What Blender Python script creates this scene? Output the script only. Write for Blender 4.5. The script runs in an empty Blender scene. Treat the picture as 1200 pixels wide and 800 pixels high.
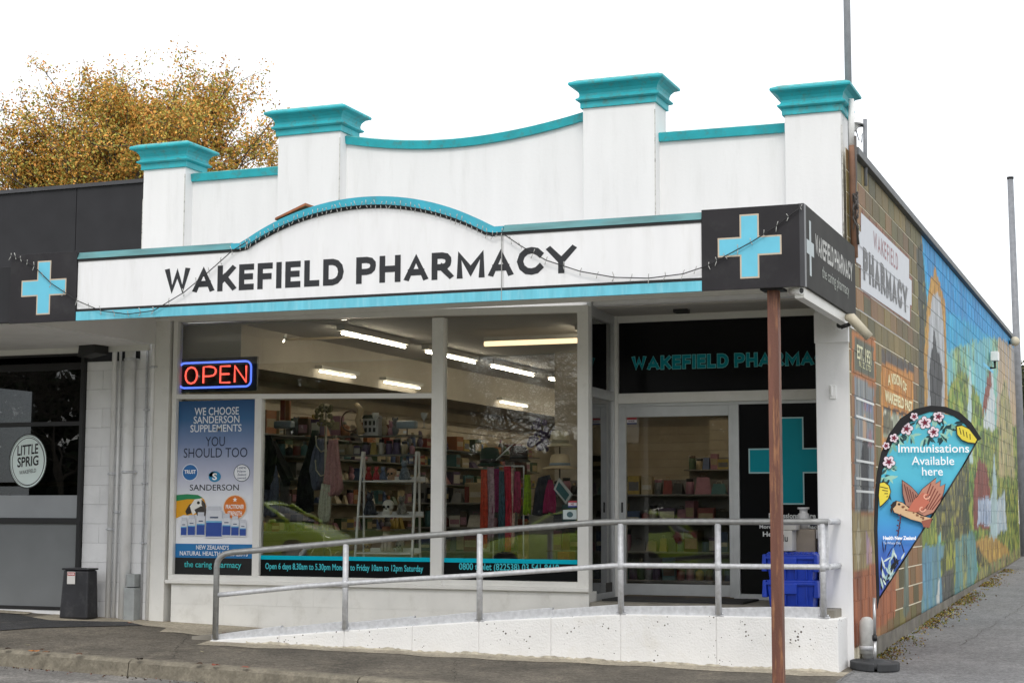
import bpy, math, random
import numpy as np
from mathutils import Vector, Matrix
random.seed(7); rng = np.random.default_rng(7)
SC = bpy.context.scene
COL = SC.collection
# ------------------------------------------------------------------ camera
F = 1929.0                                             # focal length in pixels of a 1200 px wide picture
_v1 = np.array([761., 202., F]); _v2 = np.array([-4938., 185., F])
_ex = -_v2/np.linalg.norm(_v2); _ey = _v1/np.linalg.norm(_v1); _ez = np.cross(_ex, _ey)
if _ez[1] > 0: _ez = -_ez
_U, _S, _V = np.linalg.svd(np.stack([_ex, _ey, _ez], 1)); CM = _U @ _V      # camera (x right, y down, z forward) = CM @ world
CP = np.array([2.8, -16.2, 1.55])
cam = bpy.data.cameras.new('camera'); cam.sensor_width = 36; cam.lens = F/1200*36
cam.clip_start = .1; cam.clip_end = 3000
camo = bpy.data.objects.new('camera', cam); COL.objects.link(camo); SC.camera = camo
_r, _d, _f = CM[0], CM[1], CM[2]
camo.matrix_world = Matrix([[_r[0], -_d[0], -_f[0], CP[0]], [_r[1], -_d[1], -_f[1], CP[1]], [_r[2], -_d[2], -_f[2], CP[2]], [0, 0, 0, 1]])
# ------------------------------------------------------------------ world, sun, exposure (overcast day)
SUN_EL, SUN_AZ = math.radians(48), math.radians(165)
W = bpy.data.worlds.new('World'); SC.world = W; W.use_nodes = True
nt = W.node_tree; nt.nodes.clear()
wo = nt.nodes.new('ShaderNodeOutputWorld'); sky = nt.nodes.new('ShaderNodeTexSky'); sky.sky_type = 'NISHITA'
sky.sun_disc = False; sky.sun_elevation = SUN_EL; sky.sun_rotation = SUN_AZ
b1 = nt.nodes.new('ShaderNodeBackground'); b1.inputs[1].default_value = .05
b2 = nt.nodes.new('ShaderNodeBackground'); b2.inputs[0].default_value = (1, .985, .965, 1); b2.inputs[1].default_value = 1.22
ad = nt.nodes.new('ShaderNodeAddShader')
nt.links.new(sky.outputs[0], b1.inputs[0]); nt.links.new(b1.outputs[0], ad.inputs[0]); nt.links.new(b2.outputs[0], ad.inputs[1])
nt.links.new(ad.outputs[0], wo.inputs[0])
sl = bpy.data.lights.new('sun', 'SUN'); sl.energy = 1.1; sl.angle = math.radians(14); sl.color = (1, .96, .9)
so = bpy.data.objects.new('sun', sl); COL.objects.link(so)
_sd = Vector((math.sin(SUN_AZ)*math.cos(SUN_EL), math.cos(SUN_AZ)*math.cos(SUN_EL), math.sin(SUN_EL)))
so.rotation_euler = (-_sd).to_track_quat('-Z', 'Y').to_euler()
SC.view_settings.view_transform = 'Standard'; SC.view_settings.look = 'None'
SC.view_settings.exposure = 0; SC.view_settings.gamma = 1; SC.view_settings.use_curve_mapping = False
SC.cycles.max_bounces = 8; SC.cycles.transparent_max_bounces = 12
# ------------------------------------------------------------------ measuring on real planes
def _ray(u, v): return CM.T @ np.array([u-600., v-400., F])
def AY(u, v, Y=0.):
    d = _ray(u, v); p = CP + (Y-CP[1])/d[1]*d; return float(p[0]), float(p[2])
def AX(u, v, X=0.):
    d = _ray(u, v); p = CP + (X-CP[0])/d[0]*d; return float(p[1]), float(p[2])
def ground(x, y): return .074 - .0292*x + .028*y
def rampY(x): return -.49013 + .141*x
# ------------------------------------------------------------------ colours and materials
def lin(h):
    if not isinstance(h, str): return tuple(h)
    h = h.lstrip('#'); r = []
    for i in (0, 2, 4):
        c = int(h[i:i+2], 16)/255; r.append(c/12.92 if c <= .04045 else ((c+.055)/1.055)**2.4)
    return tuple(r)
MC = {}
def mat(name, col, rough=.6, var=.12, scale=4, bump=0., bscale=80, metal=0., dirt=None, damt=.5, dscale=3, stretch=(1, 1, 1), spec=.5, attr=False, speck=None, coat=0, obvar=0, agg=0.):
    if name in MC: return MC[name]
    m = bpy.data.materials.new(name); m.use_nodes = True; t = m.node_tree; b = t.nodes['Principled BSDF']; L = t.links.new
    b.inputs['Roughness'].default_value = rough; b.inputs['Metallic'].default_value = metal
    b.inputs['Specular IOR Level'].default_value = spec; b.inputs['Coat Weight'].default_value = coat
    g = t.nodes.new('ShaderNodeNewGeometry'); mp = t.nodes.new('ShaderNodeMapping'); mp.inputs['Scale'].default_value = stretch
    L(g.outputs['Position'], mp.inputs[0])
    n = t.nodes.new('ShaderNodeTexNoise'); n.inputs['Scale'].default_value = scale; n.inputs['Detail'].default_value = 6; L(mp.outputs[0], n.inputs[0])
    mr = t.nodes.new('ShaderNodeMapRange'); mr.inputs[1].default_value = .3; mr.inputs[2].default_value = .7
    mr.inputs[3].default_value = 1-var; mr.inputs[4].default_value = 1+var; L(n.outputs[0], mr.inputs[0])
    vm = t.nodes.new('ShaderNodeVectorMath'); vm.operation = 'SCALE'; L(mr.outputs[0], vm.inputs['Scale'])
    if attr:
        a = t.nodes.new('ShaderNodeAttribute'); a.attribute_name = 'Col'; L(a.outputs['Color'], vm.inputs[0])
    else: vm.inputs[0].default_value = lin(col)
    out = vm.outputs[0]
    if obvar:
        oi = t.nodes.new('ShaderNodeObjectInfo'); r2 = t.nodes.new('ShaderNodeMapRange'); r2.inputs[3].default_value = 1-obvar; r2.inputs[4].default_value = 1+obvar
        L(oi.outputs['Random'], r2.inputs[0]); v2 = t.nodes.new('ShaderNodeVectorMath'); v2.operation = 'SCALE'; L(out, v2.inputs[0]); L(r2.outputs[0], v2.inputs['Scale']); out = v2.outputs[0]
    if dirt is not None:
        n2 = t.nodes.new('ShaderNodeTexNoise'); n2.inputs['Scale'].default_value = dscale; n2.inputs['Detail'].default_value = 9; n2.inputs['Roughness'].default_value = .65
        L(mp.outputs[0], n2.inputs[0]); r = t.nodes.new('ShaderNodeMapRange'); r.inputs[1].default_value = .52; r.inputs[2].default_value = .72; r.inputs[4].default_value = damt
        L(n2.outputs[0], r.inputs[0]); mx = t.nodes.new('ShaderNodeMix'); mx.data_type = 'RGBA'; L(r.outputs[0], mx.inputs[0]); L(out, mx.inputs[6]); mx.inputs[7].default_value = (*lin(dirt), 1); out = mx.outputs[2]
    if speck is not None:
        vo = t.nodes.new('ShaderNodeTexVoronoi'); vo.inputs['Scale'].default_value = 24; L(g.outputs['Position'], vo.inputs[0])
        n3 = t.nodes.new('ShaderNodeTexNoise'); n3.inputs['Scale'].default_value = 3.5; L(g.outputs['Position'], n3.inputs[0])
        r3 = t.nodes.new('ShaderNodeMapRange'); r3.inputs[1].default_value = .42; r3.inputs[2].default_value = .75; r3.inputs[3].default_value = 0; r3.inputs[4].default_value = .27; L(n3.outputs[0], r3.inputs[0])
        lt = t.nodes.new('ShaderNodeMath'); lt.operation = 'LESS_THAN'; L(vo.outputs['Distance'], lt.inputs[0]); L(r3.outputs[0], lt.inputs[1])
        mx = t.nodes.new('ShaderNodeMix'); mx.data_type = 'RGBA'; L(lt.outputs[0], mx.inputs[0]); L(out, mx.inputs[6]); mx.inputs[7].default_value = (*lin(speck), 1); out = mx.outputs[2]
    if agg:
        for sc_, am in ((55, agg), (17, agg*.45)):
            vo = t.nodes.new('ShaderNodeTexVoronoi'); vo.inputs['Scale'].default_value = sc_; L(g.outputs['Position'], vo.inputs[0]); sx_ = t.nodes.new('ShaderNodeSeparateColor'); L(vo.outputs['Color'], sx_.inputs[0])
            r4 = t.nodes.new('ShaderNodeMapRange'); r4.inputs[3].default_value = 1-am; r4.inputs[4].default_value = 1+am; L(sx_.outputs[0], r4.inputs[0]); v4 = t.nodes.new('ShaderNodeVectorMath'); v4.operation = 'SCALE'; L(out, v4.inputs[0]); L(r4.outputs[0], v4.inputs['Scale']); out = v4.outputs[0]
    L(out, b.inputs['Base Color'])
    if bump:
        nb = t.nodes.new('ShaderNodeTexNoise'); nb.inputs['Scale'].default_value = bscale; nb.inputs['Detail'].default_value = 4; L(g.outputs['Position'], nb.inputs[0])
        bp = t.nodes.new('ShaderNodeBump'); bp.inputs['Strength'].default_value = bump; bp.inputs['Distance'].default_value = .01; L(nb.outputs[0], bp.inputs['Height']); L(bp.outputs[0], b.inputs['Normal'])
    MC[name] = m; return m
def emis(name, col, s):
    if name in MC: return MC[name]
    m = bpy.data.materials.new(name); m.use_nodes = True; t = m.node_tree; t.nodes.clear()
    e = t.nodes.new('ShaderNodeEmission'); e.inputs[0].default_value = (*lin(col), 1); e.inputs[1].default_value = s
    o = t.nodes.new('ShaderNodeOutputMaterial'); t.links.new(e.outputs[0], o.inputs[0]); MC[name] = m; return m
def glassmat(name, tint=(.93, .95, .94), k=1.0, dark=0):
    if name in MC: return MC[name]
    m = bpy.data.materials.new(name); m.use_nodes = True; t = m.node_tree; t.nodes.clear(); L = t.links.new
    tr = t.nodes.new('ShaderNodeBsdfTransparent'); tr.inputs[0].default_value = (*tint, 1)
    gl = t.nodes.new('ShaderNodeBsdfGlossy'); gl.inputs['Roughness'].default_value = .0
    fr = t.nodes.new('ShaderNodeFresnel'); fr.inputs[0].default_value = 1.52
    mu = t.nodes.new('ShaderNodeMath'); mu.operation = 'MULTIPLY'; mu.inputs[1].default_value = k; mu.use_clamp = True
    L(fr.outputs[0], mu.inputs[0]); mx = t.nodes.new('ShaderNodeMixShader'); L(mu.outputs[0], mx.inputs[0]); L(tr.outputs[0], mx.inputs[1]); L(gl.outputs[0], mx.inputs[2])
    n = t.nodes.new('ShaderNodeTexNoise'); n.inputs['Scale'].default_value = 1.3; g = t.nodes.new('ShaderNodeNewGeometry'); L(g.outputs['Position'], n.inputs[0])
    bp = t.nodes.new('ShaderNodeBump'); bp.inputs['Strength'].default_value = .12; bp.inputs['Distance'].default_value = .01; L(n.outputs[0], bp.inputs['Height']); L(bp.outputs[0], gl.inputs['Normal'])
    o = t.nodes.new('ShaderNodeOutputMaterial'); L(mx.outputs[0], o.inputs[0]); MC[name] = m; return m
WHITE = mat('white_paint', (.84, .84, .84), .7, .03, 1.2, .12, 30, dirt=(.60, .60, .58), damt=.26, dscale=2.2, stretch=(3.5, 3.5, .5))
TRIM = mat('cream_white_frame_paint', (.78, .77, .73), .5, .05, 3, .1, 40, dirt=(.5, .48, .44), damt=.3, dscale=6)
TEAL = mat('teal_paint', (.022, .42, .48), .5, .12, 5, .15, 40, dirt=(.13, .15, .09), damt=.6, dscale=13)
TEALTOP = mat('weathered_teal_top', (.10, .42, .42), .7, .3, 12, .3, 60, dirt=(.16, .12, .07), damt=.9, dscale=9)
CHAR = mat('charcoal_panel', (.026, .026, .029), .6, .15, 3, .05, spec=.25)
BLACK = mat('black_metal', (.012, .012, .013), .5, .1)
ALU = mat('grey_aluminium', (.52, .53, .53), .38, .06, 8, metal=.35)
GALV = mat('galvanised_steel', (.60, .61, .63), .5, .14, 25, .1, 60, metal=.25, dirt=(.42, .42, .42), damt=.4, dscale=20)
SOFF = mat('soffit_board', (.78, .77, .74), .8, .05, 2)
ASPH = mat('asphalt', (.150, .132, .105), .9, .35, 1.1, 1.0, 200, dirt=(.27, .235, .18), damt=.6, dscale=2.3, agg=.32)
ASPHR = mat('road_asphalt', (.215, .205, .19), .92, .25, 1.7, .9, 240, dirt=(.36, .33, .29), damt=.6, dscale=1.7, agg=.32)
LANE = mat('lane_asphalt', (.175, .175, .177), .75, .18, .9, .8, 230, dirt=(.29, .29, .28), damt=.5, dscale=.8, agg=.32)
CONC = mat('pale_concrete', (.40, .355, .275), .9, .2, 2.5, .6, 160, dirt=(.24, .21, .16), damt=.8, dscale=5, agg=.22)
KERB = mat('kerb_concrete', (.20, .178, .135), .9, .2, 6, .35, 160, dirt=(.11, .095, .07), damt=.6, dscale=5, agg=.16)
GLOSSP2 = None
PRINT = mat('printed_surface', (1, 1, 1), .45, .03, 8, attr=True)
GLOSSP = mat('vinyl_print', (1, 1, 1), .3, .02, 8, attr=True, spec=.15)
PAINT = mat('painted_blockwork', (1, 1, 1), .6, .10, 22, .5, 90, attr=True, stretch=(1, 3, .6))
GLASS = glassmat('shop_glass', k=1.6)
GLASSD = glassmat('door_glass', (.92, .93, .92), 1.2)
# ------------------------------------------------------------------ object helpers
ORG = {}
def tag(o, label=None, cat=None, group=None, kind=None):
    if label: o['label'] = label
    if cat: o['category'] = cat
    if group: o['group'] = group
    if kind: o['kind'] = kind
    return o
def thing(name, label, cat, loc=(0, 0, 0), group=None, rz=0):
    o = bpy.data.objects.new(name, None); o.empty_display_size = .2; o.location = loc; o.rotation_euler = (0, 0, rz); COL.objects.link(o)
    ORG[o.name] = (Vector(loc), rz); return tag(o, label, cat, group)
class MB:
    def __init__(s): s.v = []; s.f = []; s.c = []; s.mi = []; s.sm = []
    def add(s, vs, fs, c=None, mi=0, sm=False):
        k = len(s.v); s.v += [tuple(map(float, p)) for p in vs]
        for f in fs: s.f.append([k+i for i in f]); s.c.append(c); s.mi.append(mi); s.sm.append(sm)
        return s
    def box(s, x0, x1, y0, y1, z0, z1, c=None, mi=0):
        x0, x1 = sorted((x0, x1)); y0, y1 = sorted((y0, y1)); z0, z1 = sorted((z0, z1))
        return s.add([(x, y, z) for z in (z0, z1) for y in (y0, y1) for x in (x0, x1)],
                     [(0, 2, 3, 1), (4, 5, 7, 6), (0, 1, 5, 4), (2, 6, 7, 3), (0, 4, 6, 2), (1, 3, 7, 5)], c, mi)
    def hexa(s, b, t, c=None, mi=0):        # four bottom points, four top points
        return s.add(list(b)+list(t), [(3, 2, 1, 0), (4, 5, 6, 7), (0, 1, 5, 4), (1, 2, 6, 5), (2, 3, 7, 6), (3, 0, 4, 7)], c, mi)
    def prism(s, poly, d, c=None, mi=0):    # poly: 3-D points, extruded by vector d
        n = len(poly); a = [Vector(p) for p in poly]; b = [p+Vector(d) for p in a]
        return s.add(a+b, [list(range(n))[::-1], list(range(n, 2*n))]+[(i, (i+1) % n, n+(i+1) % n, n+i) for i in range(n)], c, mi)
    def tube(s, pts, r, n=8, c=None, mi=0, caps=True, sm=True):
        P = [Vector(p) for p in pts]; R = r if isinstance(r, (list, tuple)) else [r]*len(P); k = len(s.v); u = None
        for i, p in enumerate(P):
            d = (P[min(i+1, len(P)-1)]-P[max(i-1, 0)]).normalized()
            if u is None: u = d.orthogonal().normalized()
            u = (u-d*u.dot(d)); u = u.normalized() if u.length > 1e-6 else d.orthogonal().normalized(); w = d.cross(u)
            for j in range(n): a = 2*math.pi*j/n; s.v.append(tuple(p+(u*math.cos(a)+w*math.sin(a))*R[i]))
        for i in range(len(P)-1):
            for j in range(n): s.f.append([k+i*n+j, k+i*n+(j+1) % n, k+(i+1)*n+(j+1) % n, k+(i+1)*n+j]); s.c.append(c); s.mi.append(mi); s.sm.append(sm)
        if caps:
            for ff in (list(range(k, k+n))[::-1], list(range(k+(len(P)-1)*n, k+len(P)*n))): s.f.append(ff); s.c.append(c); s.mi.append(mi); s.sm.append(False)
        return s
    def lathe(s, prof, ctr=(0, 0, 0), n=16, c=None, mi=0, sx=1, sy=1, sm=True):   # prof: (radius, z)
        k = len(s.v)
        for r, z in prof:
            for j in range(n): a = 2*math.pi*j/n; s.v.append((ctr[0]+r*sx*math.cos(a), ctr[1]+r*sy*math.sin(a), ctr[2]+z))
        for i in range(len(prof)-1):
            for j in range(n): s.f.append([k+i*n+j, k+i*n+(j+1) % n, k+(i+1)*n+(j+1) % n, k+(i+1)*n+j]); s.c.append(c); s.mi.append(mi); s.sm.append(sm)
        for ff in (list(range(k, k+n))[::-1], list(range(k+(len(prof)-1)*n, k+len(prof)*n))): s.f.append(ff); s.c.append(c); s.mi.append(mi); s.sm.append(False)
        return s
    def ball(s, ctr, r, n=12, c=None, mi=0, sx=1, sy=1, sz=1):
        m = max(4, n//2); return s.lathe([(max(.001, r*math.sin(math.pi*i/m)), -r*sz*math.cos(math.pi*i/m)) for i in range(m+1)], ctr, n, c, mi, sx, sy)
    def build(s, name, m, parent=None, bevel=0, label=None, cat=None, group=None, kind=None, origin=None):
        me = bpy.data.meshes.new(name)
        if parent is not None: org, rz = ORG[parent.name]
        else:
            if origin is None:
                a = np.array(s.v); origin = ((a[:, 0].min()+a[:, 0].max())/2, (a[:, 1].min()+a[:, 1].max())/2, a[:, 2].min())
            org, rz = Vector(origin), 0
        inv = Matrix.Rotation(-rz, 3, 'Z')
        vs = [tuple(inv @ (Vector(p)-org)) for p in s.v] if rz else [(p[0]-org[0], p[1]-org[1], p[2]-org[2]) for p in s.v]
        me.from_pydata(vs, [], s.f); me.polygons.foreach_set('use_smooth', s.sm)
        if any(c is not None for c in s.c):
            at = me.color_attributes.new('Col', 'FLOAT_COLOR', 'CORNER'); buf = []
            for f, c in zip(s.f, s.c):
                if c is None: c = (.5, .5, .5)
                if isinstance(c, list):
                    for q in c: buf += [*lin(q), 1]
                else: buf += [*lin(c), 1]*len(f)
            at.data.foreach_set('color', buf)
        ms = m if isinstance(m, (list, tuple)) else [m]
        for q in ms: me.materials.append(q)
        if len(ms) > 1: me.polygons.foreach_set('material_index', s.mi)
        me.update(); o = bpy.data.objects.new(name, me); COL.objects.link(o)
        if parent is not None: o.parent = parent; ORG[o.name] = ORG[parent.name]
        else: o.location = origin; ORG[o.name] = (Vector(origin), 0)
        if bevel:
            b = o.modifiers.new('bevel', 'BEVEL'); b.width = bevel; b.segments = 2; b.limit_method = 'ANGLE'
        return tag(o, label, cat, group, kind)
# text outlines
TX = {}
def glyphs(s, bold=0.):
    if (s, bold) in TX: return TX[(s, bold)]
    cu = bpy.data.curves.new('lettering', 'FONT'); cu.body = s; cu.size = 1; cu.offset = bold; cu.resolution_u = 3; cu.fill_mode = 'FRONT'
    ob = bpy.data.objects.new('lettering', cu); COL.objects.link(ob); dg = bpy.context.evaluated_depsgraph_get(); e = ob.evaluated_get(dg); me = e.to_mesh()
    vs = [(v.co.x, v.co.y) for v in me.vertices]; fs = [list(p.vertices) for p in me.polygons]; e.to_mesh_clear()
    bpy.data.objects.remove(ob); bpy.data.curves.remove(cu)
    a = np.array(vs); mn = a.min(0); mx = a.max(0); a = (a-mn)/(mx-mn)
    TX[(s, bold)] = (a, fs, (mx-mn)); return TX[(s, bold)]
class Print(MB):
    """flat print on a plane: O origin, U, V axes, N outward; layers 0.6 mm apart"""
    def __init__(s, O, U, V, N, step=.0008, warp=None): super().__init__(); s.O, s.U, s.V, s.N = map(Vector, (O, U, V, N)); s.k = 1; s.step = step; s.warp = warp
    def P(s, a, b, l):
        p = s.O+s.U*a+s.V*b+s.N*(l*s.step)
        if s.warp: p = p+s.N*s.warp(a, b)
        return p
    def _face(s, pts, fs, c):
        n = s.U.cross(s.V).dot(s.N)
        a, b, d = [pts[i] for i in fs[0][:3]]
        s.add([s.P(x, y, s.k) for x, y in pts], fs, c)
    def poly(s, pts, c, lay=True):
        ar = sum(pts[i][0]*pts[(i+1) % len(pts)][1]-pts[(i+1) % len(pts)][0]*pts[i][1] for i in range(len(pts)))
        if ar < 0: pts = pts[::-1]; c = c[::-1] if isinstance(c, list) else c
        s.add([s.P(x, y, s.k) for x, y in pts], [list(range(len(pts)))], c)
        if lay: s.k += 1
        return s
    def rect(s, x0, y0, x1, y1, c, lay=True): return s.poly([(x0, y0), (x1, y0), (x1, y1), (x0, y1)], c, lay)
    def grad(s, x0, y0, x1, y1, cb, ct, n=8, lay=True):
        cb, ct = np.array(lin(cb)), np.array(lin(ct))
        for i in range(n):
            t0, t1 = i/n, (i+1)/n; a = tuple(cb+(ct-cb)*t0); b = tuple(cb+(ct-cb)*t1); ya, yb = y0+(y1-y0)*t0, y0+(y1-y0)*t1
            s.add([s.P(x0, ya, s.k), s.P(x1, ya, s.k), s.P(x1, yb, s.k), s.P(x0, yb, s.k)], [(0, 1, 2, 3)], [a, a, b, b])
        if lay: s.k += 1
        return s
    def ell(s, cx, cy, rx, ry, c, n=20, rot=0, lay=True):
        ca, sa = math.cos(rot), math.sin(rot)
        return s.poly([(cx+rx*math.cos(t)*ca-ry*math.sin(t)*sa, cy+rx*math.cos(t)*sa+ry*math.sin(t)*ca) for t in [2*math.pi*i/n for i in range(n)]], c, lay)
    def ring(s, cx, cy, rx, ry, w, c, n=24, lay=True):
        o = [(cx+rx*math.cos(t), cy+ry*math.sin(t)) for t in [2*math.pi*i/n for i in range(n)]]
        q = [(cx+(rx-w)*math.cos(t), cy+(ry-w)*math.sin(t)) for t in [2*math.pi*i/n for i in range(n)]]
        s.add([s.P(*p, s.k) for p in o+q], [(i, (i+1) % n, n+(i+1) % n, n+i) for i in range(n)], c)
        if lay: s.k += 1
        return s
    def line(s, pts, w, c, lay=True):
        for (x0, y0), (x1, y1) in zip(pts[:-1], pts[1:]):
            dx, dy = x1-x0, y1-y0; l = math.hypot(dx, dy) or 1; nx, ny = -dy/l*w/2, dx/l*w/2
            s.poly([(x0-nx, y0-ny), (x1-nx, y1-ny), (x1+nx, y1+ny), (x0+nx, y0+ny)], c, False)
        if lay: s.k += 1
        return s
    def text(s, t, x0, y0, x1, y1, c, bold=0., slope=0., arc=0., lay=True, down=0):
        a, fs, _ = glyphs(t, bold); pts = []
        for gx, gy in a: pts.append((x0+(x1-x0)*gx, y0+(y1-y0)*gy+slope*gx+arc*(1-(2*gx-1)**2)))
        s.add([s.P(x, y, s.k) for x, y in pts], fs, c)
        if lay: s.k += 1
        return s
STK = {'W': (1.22, [[(0, 1), (.28, 0), (.61, .9), (.94, 0), (1.22, 1)]]), 'A': (.94, [[(0, 0), (.47, 1), (.94, 0)], [(.18, .27), (.76, .27)]]), 'K': (.9, [[(.0, 0), (.0, 1)], [(.88, 1), (.1, .38)], [(.32, .56), (.92, 0)]]),
 'E': (.66, [[(.66, 1), (0, 1), (0, 0), (.66, 0)], [(0, .52), (.6, .52)]]), 'F': (.64, [[(.64, 1), (0, 1), (0, 0)], [(0, .48), (.58, .48)]]), 'I': (.0, [[(0, 0), (0, 1)]]), 'L': (.62, [[(0, 1), (0, 0), (.62, 0)]]),
 'D': (.8, [[(0, 0), (0, 1), (.36, 1), (.58, .93), (.74, .76), (.8, .5), (.74, .24), (.58, .07), (.36, 0), (0, 0)]]), 'P': (.66, [[(0, 0), (0, 1), (.36, 1), (.56, .95), (.66, .83), (.67, .70), (.64, .56), (.54, .46), (.36, .42), (0, .42)]]),
 'H': (.8, [[(0, 0), (0, 1)], [(.8, 0), (.8, 1)], [(0, .5), (.8, .5)]]), 'R': (.74, [[(0, 0), (0, 1), (.36, 1), (.56, .95), (.66, .83), (.67, .72), (.64, .58), (.54, .48), (.36, .44), (0, .44)], [(.34, .44), (.74, 0)]]),
 'M': (1.0, [[(0, 0), (0, 1), (.5, .18), (1.0, 1), (1.0, 0)]]), 'C': (.78, [[(.78, .82), (.66, .95), (.46, 1), (.26, .96), (.08, .78), (0, .5), (.08, .22), (.26, .04), (.46, 0), (.66, .05), (.78, .18)]]), 'Y': (1.0, [[(0, 1), (.5, .42), (1.0, 1)], [(.5, .46), (.5, 0)]]),
 'O': (.9, [[(.45, 1), (.2, .93), (.05, .74), (0, .5), (.05, .26), (.2, .07), (.45, 0), (.7, .07), (.85, .26), (.9, .5), (.85, .74), (.7, .93), (.45, 1)]]), 'N': (.8, [[(0, 0), (0, 1), (.8, 0), (.8, 1)]]),
 'S': (.66, [[(.64, .86), (.5, .98), (.3, 1), (.1, .92), (.04, .76), (.12, .6), (.5, .44), (.64, .28), (.6, .1), (.42, 0), (.2, 0), (.0, .14)]])}
for _c, _w in {'W': .88, 'A': .70, 'K': .56, 'E': .42, 'F': .42, 'L': .41, 'D': .63, 'P': .57, 'H': .63, 'R': .61, 'M': .86, 'C': .75, 'Y': .85}.items():
    _k = _w/STK[_c][0]; STK[_c] = (_w, [[(a*_k, b) for a, b in ln] for ln in STK[_c][1]])
def stext(p, t, x0, y0, x1, y1, c, w=.22, gap=.30, lay=True, ex=0.):
    """block capitals drawn as strokes; w is the stroke as a share of the cap height"""
    tot = 0; xs = []
    for ch in t:
        if ch == ' ': tot += .36; xs.append(None); continue
        xs.append(tot+w/2); tot += STK[ch][0]+w+gap-.0
    tot -= gap; H = y1-y0; sx = (x1-x0)/tot; hh = H*(1-w)
    for ch, xo in zip(t, xs):
        if xo is None: continue
        kk = p.k
        for ln in STK[ch][1]:
            P_ = [(x0+(xo+a)*sx, y0+H*w/2+b*hh) for a, b in ln]; hw = w*min(sx, H*1.05)/2+ex; hv = w*H/2+ex; n = len(P_); closed = P_[0] == P_[-1]
            L, Rr = [], []
            for i in range(n):
                if closed: a, b = P_[(i-1) % (n-1)], P_[(i+1) % (n-1)]
                else: a, b = P_[max(0, i-1)], P_[min(n-1, i+1)]
                q = P_[i]; d0 = Vector((q[0]-a[0], q[1]-a[1])) if (i > 0 or closed) else None; d1 = Vector((b[0]-q[0], b[1]-q[1])) if (i < n-1 or closed) else None
                d0 = d0 or d1; d1 = d1 or d0; d0 = d0.normalized(); d1 = d1.normalized(); n0 = Vector((-d0.y, d0.x)); n1 = Vector((-d1.y, d1.x)); m = (n0+n1)
                m = m.normalized() if m.length > .2 else n0; k = min(1.9, 1/max(.3, m.dot(n0)))
                e = Vector((0, 0))
                if not closed and i == 0: e = -d1*hv
                if not closed and i == n-1: e = d0*hv
                L.append((q[0]+m.x*k*hw+e.x*(1 if abs(e.x) < 1 else 1), min(y1+ex, max(y0-ex, q[1]+m.y*k*hv+e.y)))); Rr.append((q[0]-m.x*k*hw+e.x, min(y1+ex, max(y0-ex, q[1]-m.y*k*hv+e.y))))
            for i in range(n-1): p.poly([L[i], Rr[i], Rr[i+1], L[i+1]], c, False); p.k += .13
            p.k += .8
        p.k = kk
    if lay: p.k += 3
    return p
def printY(Y): return Print((0, Y, 0), (1, 0, 0), (0, 0, 1), (0, -1, 0))          # a = X, b = Z
def structure(mb, name, m, **k): return mb.build(name, m, kind='structure', **k)
def gsheet(poly, m, name, lift, zf=ground, kind='structure', **k):
    mb = MB(); mb.add([(x, y, zf(x, y)+lift) for x, y in poly], [list(range(len(poly)))]); return mb.build(name, m, kind=kind, **k)
# ================================================================== GROUND
def rect2(x0, x1, y0, y1): return [(x0, y0), (x1, y0), (x1, y1), (x0, y1)]
def road_z(x, y):
    yy = -2.87
    return ground(x, yy)-.155 + .012*min(1, (yy-y)/6)*6*.5 if y > -9 else ground(x, yy)-.155+.036
mb = MB()                                              # land everywhere, well below the paving
mb.add([(-900, -900, -4), (900, -900, -4), (900, 900, -4), (-900, 900, -4)], [(0, 1, 2, 3)])
structure(mb, 'terrain', mat('terrain_soil', (.08, .09, .04), .95, .3, .1))
gsheet(rect2(-60, 0.02, -2.87, 24), ASPH, 'pavement', 0)
gsheet(rect2(0.02, 14, -2.87, 60), LANE, 'lane', 0)
mb = MB()
for x0, x1 in ((-60, -20), (-20, 0), (0, 20), (20, 60)):
    ys = [-2.95, -5, -9, -17.6]
    for a, b in zip(ys[:-1], ys[1:]): mb.add([(x0, b, road_z(x0, b)), (x1, b, road_z(x1, b)), (x1, a, road_z(x1, a)), (x0, a, road_z(x0, a))], [(0, 1, 2, 3)])
structure(mb, 'road', ASPHR)
mb = MB(); x = -30.                                    # kerb, cast in lengths
while x < 14:
    x1 = x+2.38; s = ground
    prof = [(-2.87, .001), (-2.97, -.004), (-3.015, -.03), (-3.03, -.16), (-3.03, -.3), (-2.87, -.3)]
    P = [(x, y, s(x, -2.87)+z) for y, z in prof]; Q = [(x1-.012, y, s(x1, -2.87)+z) for y, z in prof]; n = len(P)
    mb.add(P+Q, [list(range(n)), list(range(n, 2*n))[::-1]]+[(i, n+i, n+(i+1) % n, (i+1) % n) for i in range(n)]); x = x1
structure(mb, 'kerb', KERB)
# paler concrete margins and a dark patch lying on the pavement
def wob(pts, a=.05, n=8):
    out = []
    for (x0, y0), (x1, y1) in zip(pts, pts[1:]+pts[:1]):
        L = math.hypot(x1-x0, y1-y0); k = max(1, int(L*3.2))
        for i in range(k): t = i/k; out.append((x0+(x1-x0)*t, y0+(y1-y0)*t+random.uniform(-a, a)*(1 if 0 < i else 0)))
    return out
xs = np.linspace(-9.3, .02, 60); p = [(float(x), float(min(-.02, -.5 + (0 if x < -6.6 else 0)) if x < -6.6 else rampY(x)-.02)) for x in xs]
ed = [(float(x), float((-.55 if x < -7.4 else -.95 if x < -6.3 else rampY(x)-.30)+.035*math.sin(x*2.3)+.03*math.sin(x*7.1+1)+.02*math.sin(x*29))) for x in xs]
mb = MB(); top = [(x, -.0 if x < -6.35 else rampY(x)+.05) for x, _ in p]
for i in range(len(xs)-1):
    q = [top[i], ed[i], ed[i+1], top[i+1]]; mb.add([(x, y, ground(x, y)+.004) for x, y in q], [(0, 1, 2, 3)])
structure(mb, 'concrete_strip', CONC)
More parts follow.
